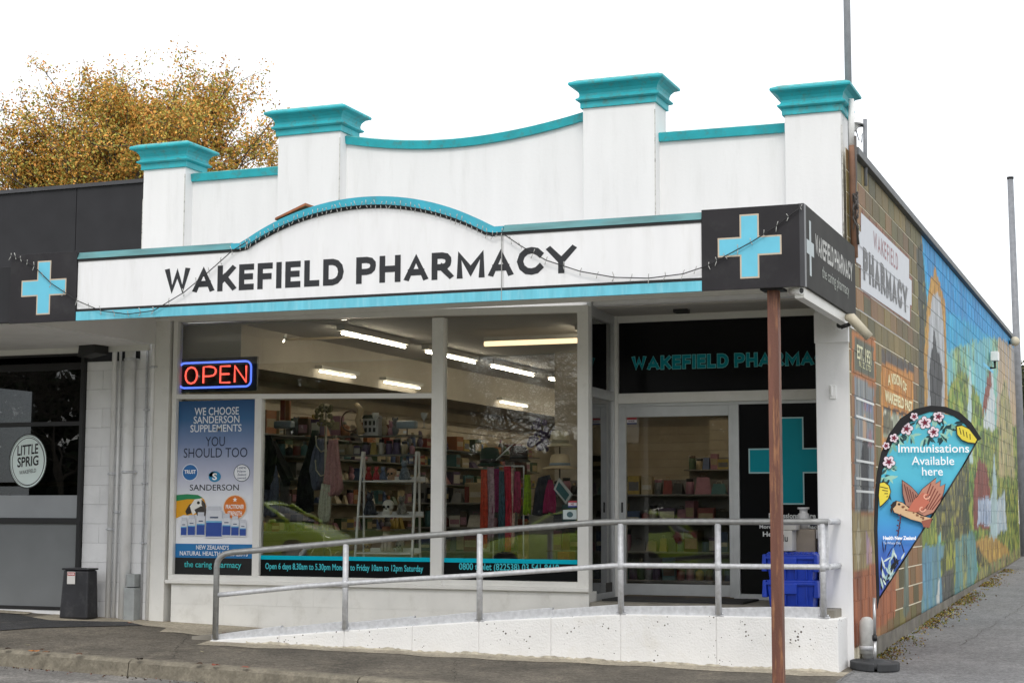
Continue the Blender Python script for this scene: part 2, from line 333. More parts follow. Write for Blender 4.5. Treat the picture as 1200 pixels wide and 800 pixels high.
# (kerb top is the kerb's own)
dk = [(-20, -.25), (-9.6, -.3), (-8.9, -.62), (-8.1, -.30), (-7.75, -.50), (-8.55, -1.3), (-8.9, -2.2), (-9.4, -2.75), (-20, -2.75)]
gsheet(dk, mat('dark_sealed_patch', (.045, .045, .047), .75, .3, 1.5, .5, 200, dirt=(.12, .11, .09), damt=.5, dscale=4, agg=.4), 'dark_asphalt_patch', .008)
gsheet(wob([(-16, 0), (-9.6, -.02), (-9.5, -.26), (-16, -.75)], .02), CONC, 'concrete_doorway_strip', .012)
gsheet([(-40, -17.6), (40, -17.6), (40, -60), (-40, -60)], mat('lawn', (.085, .14, .022), .95, .35, 1.5, 1, 90), 'lawn', .14, zf=lambda x, y: road_z(x, -17.6))
MB().box(-40, 40, -17.75, -17.6, -.9, .16).build('far_kerb', KERB, kind='structure')
CRM = mat('crack_dark', (.055, .05, .042), .95)
def crack(p0, p1, seed, name='pavement_crack', zf=ground):
    rg_ = random.Random(seed); n_ = 26; P_ = []
    for i in range(n_+1): t = i/n_; P_.append((p0[0]+(p1[0]-p0[0])*t+rg_.uniform(-.03, .03), p0[1]+(p1[1]-p0[1])*t+rg_.uniform(-.03, .03)))
    m_ = MB()
    for (a, b), (c, d) in zip(P_[:-1], P_[1:]):
        L_ = math.hypot(c-a, d-b); nx, ny = -(d-b)/L_*rg_.uniform(.0015, .004), (c-a)/L_*rg_.uniform(.0015, .004); m_.add([(a-nx, b-ny, zf(a, b)+.0035), (c-nx, d-ny, zf(c, d)+.0035), (c+nx, d+ny, zf(c, d)+.0035), (a+nx, b+ny, zf(a, b)+.0035)], [(0, 1, 2, 3)])
    structure(m_, name, CRM)
crack((-6.9, -.9), (-5.9, -2.8), 1); crack((-3.6, -1.4), (-3.0, -2.8), 2); crack((.03, .2), (.05, -2.8), 3); crack((.6, 4.6), (3.9, 3.9), 4, 'lane_crack'); crack((.7, 2.4), (1.0, 8.5), 5, 'lane_crack'); crack((-8.2, -1.2), (-5.0, -1.9), 6)
# ================================================================== PHARMACY BUILDING
B = thing('shop_building', 'white rendered shop building with teal capped parapet piers and a brown block side wall', 'building', (-4.1, 0, .2))
CAPS_ = .81
PIERS = [(-8.239, -7.667, 5.815), (-6.438, -5.647, 6.075), (-2.764, -1.969, 6.075), (-.61, -.045, 5.815)]
CAPPROF = [(.0, -.335), (.022, -.335), (.022, -.255), (.045, -.247), (.062, -.232), (.062, -.215), (.04, -.202), (.030, -.18), (.030, -.15), (.042, -.11), (.07, -.07), (.105, -.052), (.12, -.047), (.125, -.028), (.12, -.008), (.11, 0)]
for i, (x0, x1, zt) in enumerate(PIERS):
    zb = 3.8; o = MB().box(x0, x1, 0, .42, zb, zt-.265).build('pier', WHITE, B, .008)
    mb = MB(); k = 0; n = 4; rings = []
    for e, dz in CAPPROF:
        rings.append([(x0-e, -e, zt+dz*CAPS_), (x1+e, -e, zt+dz*CAPS_), (x1+e, .42+e, zt+dz*CAPS_), (x0-e, .42+e, zt+dz*CAPS_)])
    for r in rings: mb.v += r
    for a in range(len(rings)-1):
        for j in range(4): mb.f.append([a*4+j, a*4+(j+1) % 4, (a+1)*4+(j+1) % 4, (a+1)*4+j]); mb.c.append(None); mb.mi.append(0); mb.sm.append(False)
    mb.f.append([0, 3, 2, 1]); mb.c.append(None); mb.mi.append(0); mb.sm.append(False)
    c = mb.build('cap', TEAL, o)
    MB().add([(x0-.105, -.105, zt), (x1+.105, -.105, zt), (x1+.105, .525, zt), (x0-.105, .525, zt), (x0-.05, -.05, zt+.028), (x1+.05, -.05, zt+.028), (x1+.05, .47, zt+.028), (x0-.05, .47, zt+.028)],
             [(0, 1, 5, 4), (1, 2, 6, 5), (2, 3, 7, 6), (3, 0, 4, 7), (4, 5, 6, 7)]).build('cap_top', TEALTOP, o)
CRK = mat('render_crack', (.62, .61, .58), .9, .1, 4, dirt=(.07, .07, .05), damt=1., dscale=9, stretch=(1, 1, 2))
for x_, z0_, z1_ in ((-7.669, 3.9, 5.46), (-5.649, 3.9, 5.73), (-1.971, 4.2, 5.73), (-8.2375, 4.2, 5.2), (-.034, 4.3, 5.4)): MB().box(x_-.005, x_+.003, -.0015, .01, z0_, z1_).build('render_crack', CRK, B)
def infill(xa, xb, zs):                                 # zs: (x, z) of the coping's upper edge
    m = MB(); n = len(zs)
    for (x0, z0), (x1, z1) in zip(zs[:-1], zs[1:]):
        m.hexa([(x0, .17, 3.8), (x1, .17, 3.8), (x1, .33, 3.8), (x0, .33, 3.8)], [(x0, .17, z0-.02), (x1, .17, z1-.02), (x1, .33, z1-.02), (x0, .33, z0-.02)])
    m.build('parapet_panel', WHITE, B); m = MB(); t = MB()
    for (x0, z0), (x1, z1) in zip(zs[:-1], zs[1:]):
        m.hexa([(x0, .135, z0-.085), (x1, .135, z1-.085), (x1, .36, z1-.085), (x0, .36, z0-.085)], [(x0, .12, z0), (x1, .12, z1), (x1, .37, z1), (x0, .37, z0)])
        t.hexa([(x0, .121, z0+.001), (x1, .121, z1+.001), (x1, .369, z1+.001), (x0, .369, z0+.001)], [(x0, .17, z0+.02), (x1, .17, z1+.02), (x1, .33, z1+.02), (x0, .33, z0+.02)])
    m.build('coping', TEAL, B); t.build('coping_top', TEALTOP, B)
infill(0, 0, [(-7.667, 5.48), (-6.438, 5.48)]); infill(0, 0, [(-1.969, 5.50), (-.61, 5.49)])
cp = []
for i in range(25):
    t = i/24; x = -5.647+t*(2.883); cp.append((x, 5.625+.17*abs(2*t-.92)**1.9*1.0 if t < .46 else 5.625+.18*((t-.46)/.54)**1.9))
infill(0, 0, cp)
# rendered wall between parapet and shopfront head, left pilaster, right column
MB().box(-8.235, -.035, .17, .33, 3.72, 3.8).build('lintel', WHITE, B)
xl, _ = AY(175.5, 560); xr, _ = AY(202, 560)
MB().box(xl, xr-.06, -.03, .25, .3, 3.78).build('pilaster', TRIM, B, .006)
MB().box(-.335, -.005, 0, .36, .05, 3.78).build('column', WHITE, B, .006)
MB().box(-.339, -.001, -.03, 0.3, 3.22, 3.52).build('column_capital', WHITE, B, .004)
# side wall: mortar bed with every block laid on it
CR = .2239; Z0 = .473-CR; BL = .4572; YEND = 20.2
def zsk(k): return Z0+CR*k
# --- the painted side wall, as a function of place on the wall (Y, Z)
def W2(pts): return [AX(u, v, 0.) for u, v in pts]
def inpoly(P, Y, Z):
    c = np.zeros(Y.shape, bool); n = len(P); j = n-1
    for i in range(n):
        yi, zi = P[i]; yj, zj = P[j]
        if zi != zj: c ^= ((zi > Z) != (zj > Z)) & (Y < (yj-yi)*(Z-zi)/(zj-zi)+yi)
        j = i
    return c
_vn = {}
def vnoise(Y, Z, s, seed):
    if seed not in _vn: _vn[seed] = np.random.default_rng(seed).random((64, 64))
    T = _vn[seed]; a = Y*s[0]; b = Z*s[1]; i = np.floor(a).astype(int); j = np.floor(b).astype(int); fa = a-i; fb = b-j
    fa = fa*fa*(3-2*fa); fb = fb*fb*(3-2*fb)
    g = lambda p, q: T[p % 64, q % 64]
    return (g(i, j)*(1-fa)+g(i+1, j)*fa)*(1-fb)+(g(i, j+1)*(1-fa)+g(i+1, j+1)*fa)*fb
LAY = []     # (polygon in (Y,Z), colour, streak noise, second colour)
def lay(pts, c, c2=None, nz=.12, s=(6, 2)): LAY.append((W2(pts), lin(c), lin(c2) if c2 else None, nz, s, len(LAY)))
lay([(1079, 200), (1082, 330), (1088, 480), (1082, 560), (1081, 800), (1300, 800), (1300, 200)], '#2795c4', '#3aa9cf', .2)
lay([(1079, 270), (1086, 330), (1092, 345), (1100, 360), (1140, 380), (1210, 430), (1210, 200)], '#0d86c2', '#1c9cd6', .2)
lay([(1086, 420), (1140, 400), (1165, 395), (1210, 440), (1210, 800), (1086, 800)], '#6fb4c4', '#93bf8e', .3, (3, .8))
lay([(1170, 395), (1210, 420), (1210, 560), (1166, 560)], '#9a9a9c', '#c0a680', .3, (3, .8))
lay([(1106, 490), (1112, 455), (1120, 440), (1128, 434), (1138, 446), (1146, 462), (1152, 480), (1166, 500), (1210, 500), (1210, 700), (1100, 700)], '#4c7d30', '#8fa63e', .4, (5, 2))
lay([(1112, 500), (1125, 470), (1140, 478), (1150, 500), (1146, 540), (1120, 545)], '#7ba24a', '#aebf55', .4, (5, 2))
lay([(1150, 520), (1200, 500), (1200, 690), (1150, 690)], '#5d7d3a', '#9aa04a', .4, (6, 2))
lay([(1171, 470), (1178, 440), (1185, 480), (1190, 560), (1170, 560)], '#b9a77d', '#7d8a5a', .3)
lay([(1152, 500), (1157, 470), (1163, 425), (1166, 470), (1166, 505)], '#d3d8d4', '#b9c6cc', .1)
lay([(1151, 478), (1155, 455), (1161, 428), (1162, 452), (1157, 472), (1152, 490)], '#8a4a38', '#7a3e30', .15)
lay([(1128, 540), (1134, 490), (1136, 430), (1138, 430), (1139, 500), (1140, 545)], '#b9d0cf', None, .1)
lay([(1141, 620), (1141, 565), (1147, 535), (1156, 545), (1160, 572), (1160, 620)], '#6b3229', '#8a4a3c', .2)
lay([(1146, 615), (1146, 583), (1163, 583), (1163, 615)], '#c3cbd6', '#8fa3bd', .3, (14, 6))
lay([(1166, 625), (1166, 590), (1177, 575), (1180, 620)], '#c9d0cf', '#8fa9b8', .3, (12, 6))
lay([(1160, 630), (1163, 560), (1165, 530), (1168, 560), (1168, 632)], '#a9bfc0', None, .2)
lay([(1088, 620), (1092, 545), (1104, 520), (1124, 530), (1134, 560), (1136, 620), (1120, 640)], '#4a4a33', '#6a6848', .5, (8, 2))
lay([(1140, 640), (1150, 628), (1170, 632), (1182, 642), (1184, 664), (1160, 672), (1148, 664)], '#b5974f', '#8f6a3a', .5, (9, 6))
lay([(1081, 560), (1092, 575), (1098, 610), (1100, 655), (1081, 660)], '#5c7a35', '#8f9a3a', .5)
lay([(1100, 590), (1108, 590), (1167, 668), (1160, 678)], '#4c4a37', '#3c3a2c', .2)
lay([(1130, 560), (1133, 520), (1136, 520), (1137, 640), (1131, 640)], '#3e4a2a', None, .2)
lay([(1081, 640), (1107, 636), (1110, 720), (1080, 735)], '#5f8ea6', '#6f8f8a', .3, (4, 1.4))
lay([(1107, 636), (1142, 622), (1146, 668), (1140, 690), (1110, 715)], '#5b8a8c', '#7a8a70', .4, (4, 1.4))
lay([(1102, 660), (1117, 600), (1120, 660), (1117, 714), (1106, 716)], '#6f7440', '#8f9a38', .6, (7, 2))
lay([(1103, 672), (1118, 664), (1118, 716), (1104, 720)], '#4b4c48', '#5d5c52', .3)
lay([(1146, 668), (1196, 640), (1196, 700), (1140, 700)], '#7e8a5a', '#8c7a58', .4, (6, 3))
lay([(1074, 290), (1080, 284), (1086, 345), (1086, 500), (1084, 520), (1077, 520), (1077, 380)], '#2f3328', '#3c3f30', .2)      # painted dark creeper edge
ov = lambda cx, cy, rx, ry, n=22, e=1.: [(cx+rx*math.cos(t), cy+ry*(abs(math.sin(t))**e)*(1 if math.sin(t) > 0 else -1)) for t in [2*math.pi*i/n for i in range(n)]]
lay([(1096, 314), (1101, 328), (1106, 350), (1109, 380), (1110, 420), (1110, 500), (1083, 500), (1083, 420), (1085, 365), (1089, 335), (1093, 323)], '#a87a2c', '#c79a48', .4, (14, 9))
lay([(1097, 340), (1102, 350), (1105, 375), (1107, 420), (1107, 500), (1087, 500), (1087, 420), (1089, 375), (1092, 350)], '#b9bcc0', '#9fa2a4', .25)
lay([(1090, 500), (1090, 420), (1092, 408), (1094, 388), (1096, 390), (1098, 410), (1102, 418), (1104, 440), (1104, 500)], '#1f2125', '#3c3e42', .5, (9, 3))
lay([(1008, 246), (1066, 302), (1066, 325), (1069, 328), (1069, 360), (1067, 359), (1067, 380), (1008, 341), (1008, 312), (1002, 308), (1002, 266), (1008, 271)], '#8a5744', '#7a4e3c', .2)
lay([(998, 386), (1025.8, 398), (1026.4, 452), (998, 437)], '#b06a2a', '#a0602c', .2)
lay([(1001, 396), (1024, 406), (1024, 443), (1001, 432)], '#4f5342', '#5d604e', .2)
lay([(998.5, 438), (1026.4, 452), (1026.4, 604), (998.5, 604)], '#9a6238', '#8f6a3c', .2)
lay([(1001.5, 441), (1024, 454), (1024, 600), (1001.5, 601)], '#76808a', '#8e8f8a', .3, (10, 2))
lay([(1012, 468), (1022, 472), (1022, 484), (1012, 481)], '#8f6a6a', '#6f7fa8', .6, (22, 9))
lay([(1014, 500), (1023, 503), (1023, 522), (1014, 521)], '#7d7f88', '#9a6a70', .6, (22, 9))
lay([(1009, 600), (1009, 530), (1011.5, 518), (1014, 512), (1017, 518), (1018.5, 535), (1018, 600)], '#15171c', '#23262e', .3)
lay([(1011, 512), (1011, 496), (1012.5, 487), (1014.5, 487), (1015.5, 498), (1015, 514)], '#b89a80', None, .1)
lay([(998.5, 601), (1026, 604), (1026, 662), (998.5, 672)], '#8d7d58', '#a38f60', .3, (8, 2))
lay([(1002, 635), (1006, 610), (1009, 632), (1006, 668)], '#b9ad90', None, .1)
lay([(1015, 660), (1015, 622), (1022, 640), (1022, 662)], '#c9a08a', '#9a86a0', .4)
lay([(1000, 668), (1022, 662), (1050, 655), (1050, 720), (1000, 760)], '#a5623c', '#8f5232', .4, (8, 1.5))
lay([(1033, 410), (1071, 427), (1071, 438), (1033, 424)], '#3a342f', '#5a5048', .5, (12, 6))
lay([(1033, 424), (1070, 437), (1070, 545), (1033, 545)], '#b5762e', '#c48a40', .3, (8, 3))
lay([(1033, 476), (1070, 486), (1070, 488.5), (1033, 479)], '#2a2420', None, .1)
lay([(1035, 481), (1067, 491), (1067, 520), (1035, 510)], '#7d8a70', '#c9c8b8', .6, (16, 9))
lay([(1035, 488), (1040, 480), (1046, 492), (1046, 508), (1035, 506)], '#4c4b3a', '#76735a', .4, (16, 9))
lay([(1058, 720), (1061, 640), (1064, 640), (1066, 716)], '#7a8a80', '#5f6a5c', .4)
lay([(1098, 700), (1100, 676), (1101.5, 676), (1101, 716), (1099, 716)], '#cfd2cc', None, .1)
BROWN = [lin(c) for c in ('#786834', '#6a5c2d', '#83703a', '#5b552b', '#7c5f35', '#8d663a', '#665a2e', '#736a33', '#69552b')]
LOW = [lin(c) for c in ('#8a6c40', '#7f6238', '#94693c', '#75603a', '#a07448')]
def wallcol(Y, Z, base=None, joint=False):
    """colour of the painted wall at arrays Y, Z"""
    C = np.empty(Y.shape+(3,)); C[:] = base if base is not None else lin('#efe6cc')
    n0 = vnoise(Y, Z, (9, 1.5), 3)[..., None]; C = C*((.8+.4*n0) if base is not None else (.9+.15*n0))
    hit = np.zeros(Y.shape, bool)
    Yp = Y+(vnoise(Y, Z, (7, 5), 401)-.5)*.16*np.clip(Y*.16, .12, 1.6); Zp = Z+(vnoise(Y, Z, (6, 7), 402)-.5)*.10*np.clip(Y*.16, .12, 1)
    for P, c, c2, nz, s, sd in LAY:
        m = inpoly(P, Yp, Zp)
        if not m.any(): continue
        cc = np.array(c)[None]*np.ones(Y.shape+(1,)); nn = vnoise(Y, Z, (s[0], s[1]), 10+sd)[..., None]
        if c2 is not None: nn2 = vnoise(Y, Z, (s[0]*2.3, s[1]*1.7), 90+sd)[..., None]; w = np.clip((nn*.6+nn2*.4-.3)*2.2, 0, 1); cc = cc*(1-w)+np.array(c2)*w
        cc = cc*(1+nz*(vnoise(Y, Z, (s[0]*4, s[1]*3), 170+sd)[..., None]-.5)*1.6)
        g_ = cc.mean(-1, keepdims=True); cc = (g_+(cc-g_)*1.08)*(.78+.5*vnoise(Y, Z, (17, 1.1), 500+sd % 7)[..., None]); C[m] = cc[m]; hit |= m
    gr = hit & (C[..., 1] > C[..., 2]*1.25) & (C[..., 1] > C[..., 0]*.92) & (Y > 5.6)
    d1 = vnoise(Y, Z, (5.5, 7.5), 601); d2 = vnoise(Y, Z, (11, 13), 602); dd = np.clip((d1*.6+d2*.4-.52)*7, 0, .8)[..., None]; yy_ = np.clip((.40-(d1*.35+d2*.65))*6, 0, .6)[..., None]
    Cg = C*(1-dd)+np.array(lin('#24371c'))*dd; Cg = Cg*(1-yy_)+np.array(lin('#b9b04a'))*yy_; C[gr] = Cg[gr]
    C[hit] *= .92
    return np.clip(C, 0, 1)
def wall_grid(y0, y1, z0, z1, ny, nz, x, base, joint=False):
    gy = np.linspace(y0, y1, ny+1); gz = np.linspace(z0, z1, nz+1); YY, ZZ = np.meshgrid(gy, gz, indexing='ij'); CC = wallcol(YY, ZZ, base, joint)
    vs = [(x, float(YY[i, j]), float(ZZ[i, j])) for i in range(ny+1) for j in range(nz+1)]; k = nz+1; fs = []; cs = []
    for i in range(ny):
        for j in range(nz):
            fs.append((i*k+j, (i+1)*k+j, (i+1)*k+j+1, i*k+j+1)); cs.append([tuple(CC[i, j]), tuple(CC[i+1, j]), tuple(CC[i+1, j+1]), tuple(CC[i, j+1])])
    return vs, fs, cs
vs, fs, cs = wall_grid(.0, YEND, Z0-.4, zsk(22), 300, 110, -.004, None, True)
mb = MB(); mb.v = vs; mb.f = [list(f) for f in fs]; mb.c = cs; mb.mi = [0]*len(fs); mb.sm = [False]*len(fs)
mb.box(-.25, -.005, .361, YEND, -1, zsk(22), (.5, .45, .35)); SIDE = mb.build('side_wall', PAINT, B)
bricks = []
for k in range(22):
    off = 0 if k % 2 else BL/2; y = -off
    while y < YEND-.02:
        a, b = max(y, .01), min(y+BL, YEND); y += BL
        if b-a > .06: bricks.append((a+.011, b-.011, zsk(k)+.0075, zsk(k+1)-.0075))
bricks.sort(key=lambda q: q[0]*1.0)
rest = MB()
for i, (a, b, z0, z1) in enumerate(bricks):
    low = z1 < 1.7 and random.random() < .75; base = np.array(random.choice(LOW if low else BROWN))*random.uniform(.7, 1.1)
    pr = random.uniform(0, .0015); near = i < 300
    vs, fs, cs = wall_grid(a, b, z0, z1, 8 if a < 8 else 5, 5 if a < 8 else 4, .0+pr, base)
    m = MB() if near else rest; k0 = len(m.v); m.v += vs; m.f += [[k0+q for q in f] for f in fs]; m.c += cs; m.mi += [0]*len(fs); m.sm += [False]*len(fs)
    e = tuple(np.mean([q_ for c4 in cs for q_ in c4], axis=0)*.8)
    for (p, q) in (((a, z0), (b, z0)), ((b, z0), (b, z1)), ((b, z1), (a, z1)), ((a, z1), (a, z0))):
        m.add([(pr, p[0], p[1]), (-.006, p[0], p[1]), (-.006, q[0], q[1]), (pr, q[0], q[1])], [(0, 1, 2, 3)], e)
    if near: m.build('brick', PAINT, SIDE)
rest.build('brickwork', PAINT, SIDE, kind='stuff')
MB().add([(.035, 0.3, ground(0, 0)-.1), (.035, YEND, ground(0, YEND)-.1), (.035, YEND, max(Z0+.02, ground(0, YEND)+.0)), (.035, 0.3, Z0+.004)], [(0, 1, 2, 3)]).add(
    [(.035, 0.3, Z0+.004), (.035, 6.5, Z0+.004), (-.01, 6.5, Z0+.03), (-.01, 0.3, Z0+.03)], [(0, 1, 2, 3)]).build('plinth', mat('dirty_plinth', (.17, .155, .13), .9, .3, 5, .6, 90, dirt=(.09, .1, .03), damt=.7, dscale=6), B)
MB().box(-.3, .06, .42, YEND+.05, zsk(22)+.003, zsk(22)+.085).build('wall_coping', mat('grey_flashing', (.10, .105, .11), .55, .2, 3), B, .006)
MB().box(-8.2, -.26, .34, YEND, 4.2, 4.3).build('roof', mat('roof_iron', (.3, .3, .3), .5), B)
MB().box(-8.2, -.02, YEND-.15, YEND-.01, -1, 5.1).build('rear_wall', WHITE, B)
# writing and pictures painted flat on the side wall
pw = Print((.003, 0, 0), (0, 1, 0), (0, 0, 1), (1, 0, 0))
def wp(u, v): return AX(u, v, 0.)
sgn = W2([(1008.5, 249), (1065, 304), (1065, 326), (1068, 329), (1068, 358), (1066, 357), (1066, 377.5), (1008.5, 338), (1008.5, 311), (1003, 307), (1003, 268), (1008.5, 272)])
pw.poly(sgn, '#c3c6cc')
pw.build('sign_patch', PRINT, SIDE); pw = Print((.003+.0012, 0, 0), (0, 1, 0), (0, 0, 1), (1, 0, 0))
(ya, za), (yb, zb) = wp(1023, 268), wp(1052, 318); yb2, zb2 = wp(1052, 294)
stext(pw, 'WAKEFIELD', ya, wp(1023, 291)[1], yb, wp(1023, 270)[1], '#8c5058', .17, .3)
ya, za = wp(1011.5, 328); yb, zb = wp(1063, 363)
stext(pw, 'PHARMACY', ya, wp(1012, 328)[1], yb, wp(1012, 290)[1], '#1d1c22', .30, .22)
for zz in (zsk(18), zsk(17), zsk(16), zsk(15)): pw.rect(.55, zz-.004, 4.2, zz+.004, '#8f9095', False)
pw.build('sign_lettering', PRINT, SIDE); pw = Print((.003, 0, 0), (0, 1, 0), (0, 0, 1), (1, 0, 0))
pw.text('EST. 1951', wp(1004, 410)[0], wp(1004, 420)[1], wp(1020.5, 420)[0], wp(1004, 403)[1], '#d9d5a8', .02)
pw.text('N. Z. LTD', wp(1006, 410)[0], wp(1006, 429)[1], wp(1020, 420)[0], wp(1006, 422)[1], '#c9c690', .01)
pw.build('date_lettering', PRINT, SIDE); pw = Print((.003, 0, 0), (0, 1, 0), (0, 0, 1), (1, 0, 0))
pw.text('A VISION OF', wp(1040, 440)[0], wp(1040, 452)[1], wp(1062, 450)[0], wp(1040, 439)[1], '#e6d9a0', .03, arc=.06)
pw.text('WAKEFIELD PAST', wp(1036, 440)[0], wp(1036, 470)[1], wp(1068, 450)[0], wp(1036, 456)[1], '#e6d9a0', .04)
pw.build('picture_lettering', PRINT, SIDE); pw = Print((.003, 0, 0), (0, 1, 0), (0, 0, 1), (1, 0, 0))
for v0 in (466, 487, 512, 539, 560, 575):               # painted shop shelves
    a, b = wp(1003, v0), wp(1024, v0+8); pw.rect(a[0], a[1]-.012, b[0], a[1]+.012, '#d6d8d6', False)
pw.build('painted_shelves', PRINT, SIDE, kind='stuff'); pw = Print((.003, 0, 0), (0, 1, 0), (0, 0, 1), (1, 0, 0))
a, b = wp(1152, 424), wp(1164, 438); pw.rect(a[0], b[1], b[0], a[1], '#29b4dc').build('painted_square', PRINT, SIDE); pw = Print((.003, 0, 0), (0, 1, 0), (0, 0, 1), (1, 0, 0))
for u0 in (1149, 1152, 1155, 1158, 1161): a, b = wp(u0, 590), wp(u0+.9, 612); pw.rect(a[0], b[1], b[0], a[1], '#5f7895', False)
pw.k += 1
pw.build('painted_windows', PRINT, SIDE, kind='stuff')
# shopfront riser wall of painted blocks under the windows
RIS = MB().box(-7.72, -2.705, .012, .25, -.05, .735, None).build('riser_wall', TRIM, B)
RW = mat('riser_paint', (.80, .79, .75), .6, .05, 3, .2, 40, dirt=(.5, .48, .42), damt=.45, dscale=4)
for k in range(3):
    x = -7.72-(.23 if k % 2 else 0)
    while x < -2.71:
        a, b = max(x, -7.72), min(x+BL, -2.705); x += BL
        if b-a > .05: MB().box(a+.0007, b-.0007, 0, .013, .06+k*CR+.0007, .06+(k+1)*CR-.0007).build('block', RW, RIS)
# ================================================================== SHOPFRONT
def X0(u, v=560, Y=0.): return AY(u, v, Y)[0]
JL, M1a, M1b, M2a, M2b, M3a, M3b = [X0(u) for u in (205, 297, 305, 505.5, 519, 677, 690)]
XA = X0(200)
def zh(x): return 3.725-(x-JL)*.026 if x < -4.5 else 3.64-(x+4.5)*.006        # the head sags to the right
ZTa, ZTb = AY(203, 467.5)[1], AY(455, 466.5)[1]
def zt(x): return ZTa+(ZTb-ZTa)*(x-JL)/(X0(455)-JL)
ZS = .835
def bar(m, x0, x1, za, zb, ya, yb):       # za, zb: functions of x
    return m.hexa([(x0, ya, za(x0)), (x1, ya, za(x1)), (x1, yb, za(x1)), (x0, yb, za(x0))], [(x0, ya, zb(x0)), (x1, ya, zb(x1)), (x1, yb, zb(x1)), (x0, yb, zb(x0))])
def post(m, x0, x1, z0, ya, yb, top=zh): return m.hexa([(x0, ya, z0), (x1, ya, z0), (x1, yb, z0), (x0, yb, z0)], [(x0, ya, top(x0)), (x1, ya, top(x1)), (x1, yb, top(x1)), (x0, yb, top(x0))])
w1 = MB(); post(w1, XA, JL, ZS, -.012, .09); bar(w1, JL, M2a, lambda x: zt(x), lambda x: zt(x)+.055, -.006, .085)
post(w1, M1a, M1b, ZS, -.002, .085, lambda x: zt(x)); w1.box(XA, M2a, -.010, .09, .775, ZS)
W1 = w1.build('window', TRIM, B, .004, label='wide left shop window with a transom and cream frame')
w2 = MB(); post(w2, M2a, M2b, .775, -.016, .095); w2.box(M2b, M3a, -.010, .09, .775, ZS); post(w2, M3a, M3b, ZS-.11, -.012, .10)
W2_ = w2.build('window', TRIM, B, .004, label='tall undivided shop window with cream frame')
h = MB(); bar(h, XA, M3b, zh, lambda x: zh(x)+.075, -.014, .1); h.build('window_head', TRIM, B, .004)
MB().box(XA-.02, M3b+.01, -.045, .02, .735, .775).build('window_sill', TRIM, B, .006)
def pane(x0, x1, z0, z1, par, g=GLASS, y=.045):
    m = MB(); f0 = z0 if callable(z0) else (lambda x: z0); f1 = z1 if callable(z1) else (lambda x: z1); bar(m, x0, x1, f0, f1, y, y+.006); return m.build('glass', g, par)
pane(JL, M2a, lambda x: zt(x)+.055, zh, W1); pane(JL, M1a, ZS, zt, W1); pane(M1b, M2a, ZS, zt, W1); pane(M2b, M3a, ZS, zh, W2_)
# return glazing beside the door
YR = 1.0; XR = -2.74
def xr(y): return M3b+(XR-M3b)*y/YR-.0
r = MB()
def barY(m, y0, y1, z0, z1, w=.05):
    a, b = xr(y0), xr(y1); return m.hexa([(a-w, y0, z0), (a, y0, z0), (b, y1, z0), (b-w, y1, z0)], [(a-w, y0, z1), (a, y0, z1), (b, y1, z1), (b-w, y1, z1)])
barY(r, .1, YR, .63, .70); barY(r, .1, YR, 2.76, 2.86); barY(r, .1, YR, 3.60, 3.78); barY(r, .1, .14, .7, 3.6); barY(r, YR-.05, YR, .7, 3.6)
WR = r.build('window', ALU, B, .004, label='narrow return window between shopfront and door')
def paneY(z0, z1):
    m = MB(); a, b = xr(.14)-.03, xr(YR-.05)-.03; m.hexa([(a-.006, .14, z0), (a, .14, z0), (b, YR-.05, z0), (b-.006, YR-.05, z0)], [(a-.006, .14, z1), (a, .14, z1), (b, YR-.05, z1), (b-.006, YR-.05, z1)]); m.build('glass', GLASS, WR)
paneY(.70, 2.76); paneY(2.86, 3.6)
DY = 1.05
MB().box(XR-.06, X0(726, 560, DY), DY-.06, DY+.08, .63, 3.72).build('door_post', TRIM, B, .004)
D0 = X0(726, 560, DY); D1 = X0(859.5, 560, DY); D2 = X0(867, 560, DY)
MB().box(D0, -.12, DY-.05, DY+.07, 2.735, 2.845).build('door_transom', TRIM, B, .005)
MB().box(D0, -.12, DY-.04, DY+.06, 3.625, 3.70).build('recess_head', TRIM, B, .004)
fz = MB().box(D0, -.12, DY-.0, DY+.03, 2.845, 3.625).build('sign_board', mat('gloss_black_vinyl', (.008, .008, .009), .16, .05, spec=.12), B)
dr = MB(); dr.box(D0, D0+.075, DY-.02, DY+.04, .66, 2.70); dr.box(D1-.045, D1, DY-.02, DY+.04, .66, 2.70); dr.box(D0+.075, D1-.045, DY-.021, DY+.04, 2.585, 2.70); dr.box(D0+.075, D1-.045, DY-.021, DY+.04, .665, .785)
DOOR = dr.build('door', ALU, B, .004, label='grey aluminium framed glass sliding door')
MB().box(D0+.075, D1-.045, DY+.008, DY+.014, .785, 2.585).build('glass', GLASSD, DOOR)
MB().box(D0+.03, D0+.045, DY-.035, DY-.02, 1.55, 1.66).build('handle', BLACK, DOOR)
MB().box(D0, -.12, DY-.012, DY+.06, 2.702, 2.735).build('door_track', ALU, B)
MB().box(D1, D2, DY-.03, DY+.05, .64, 2.702).build('door_jamb', ALU, B, .004)
sp = MB().box(D2, -.12, DY, DY+.03, .70, 2.702).build('side_panel', mat('gloss_black_vinyl'
 , (.01, .01, .011), .08), B)
MB().box(D2, -.12, DY-.03, DY+.05, .64, .70).build('panel_sill', ALU, B)
MB().box(-.12, -.02, .36, 1.2, .3, 3.78).build('recess_wall', WHITE, B)
p = printY(DY)
a, z = AY(741, 431.5, DY); a2, z2 = AY(1003, 402, DY); zb = AY(741, 433.5, DY)[1]; ztp = AY(741, 418, DY)[1]
wd = [('WAKEFIELD', a, AY(853.5, 427, DY)[0]), ('PHARMACY', AY(861, 427, DY)[0], AY(989, 420, DY)[0])]
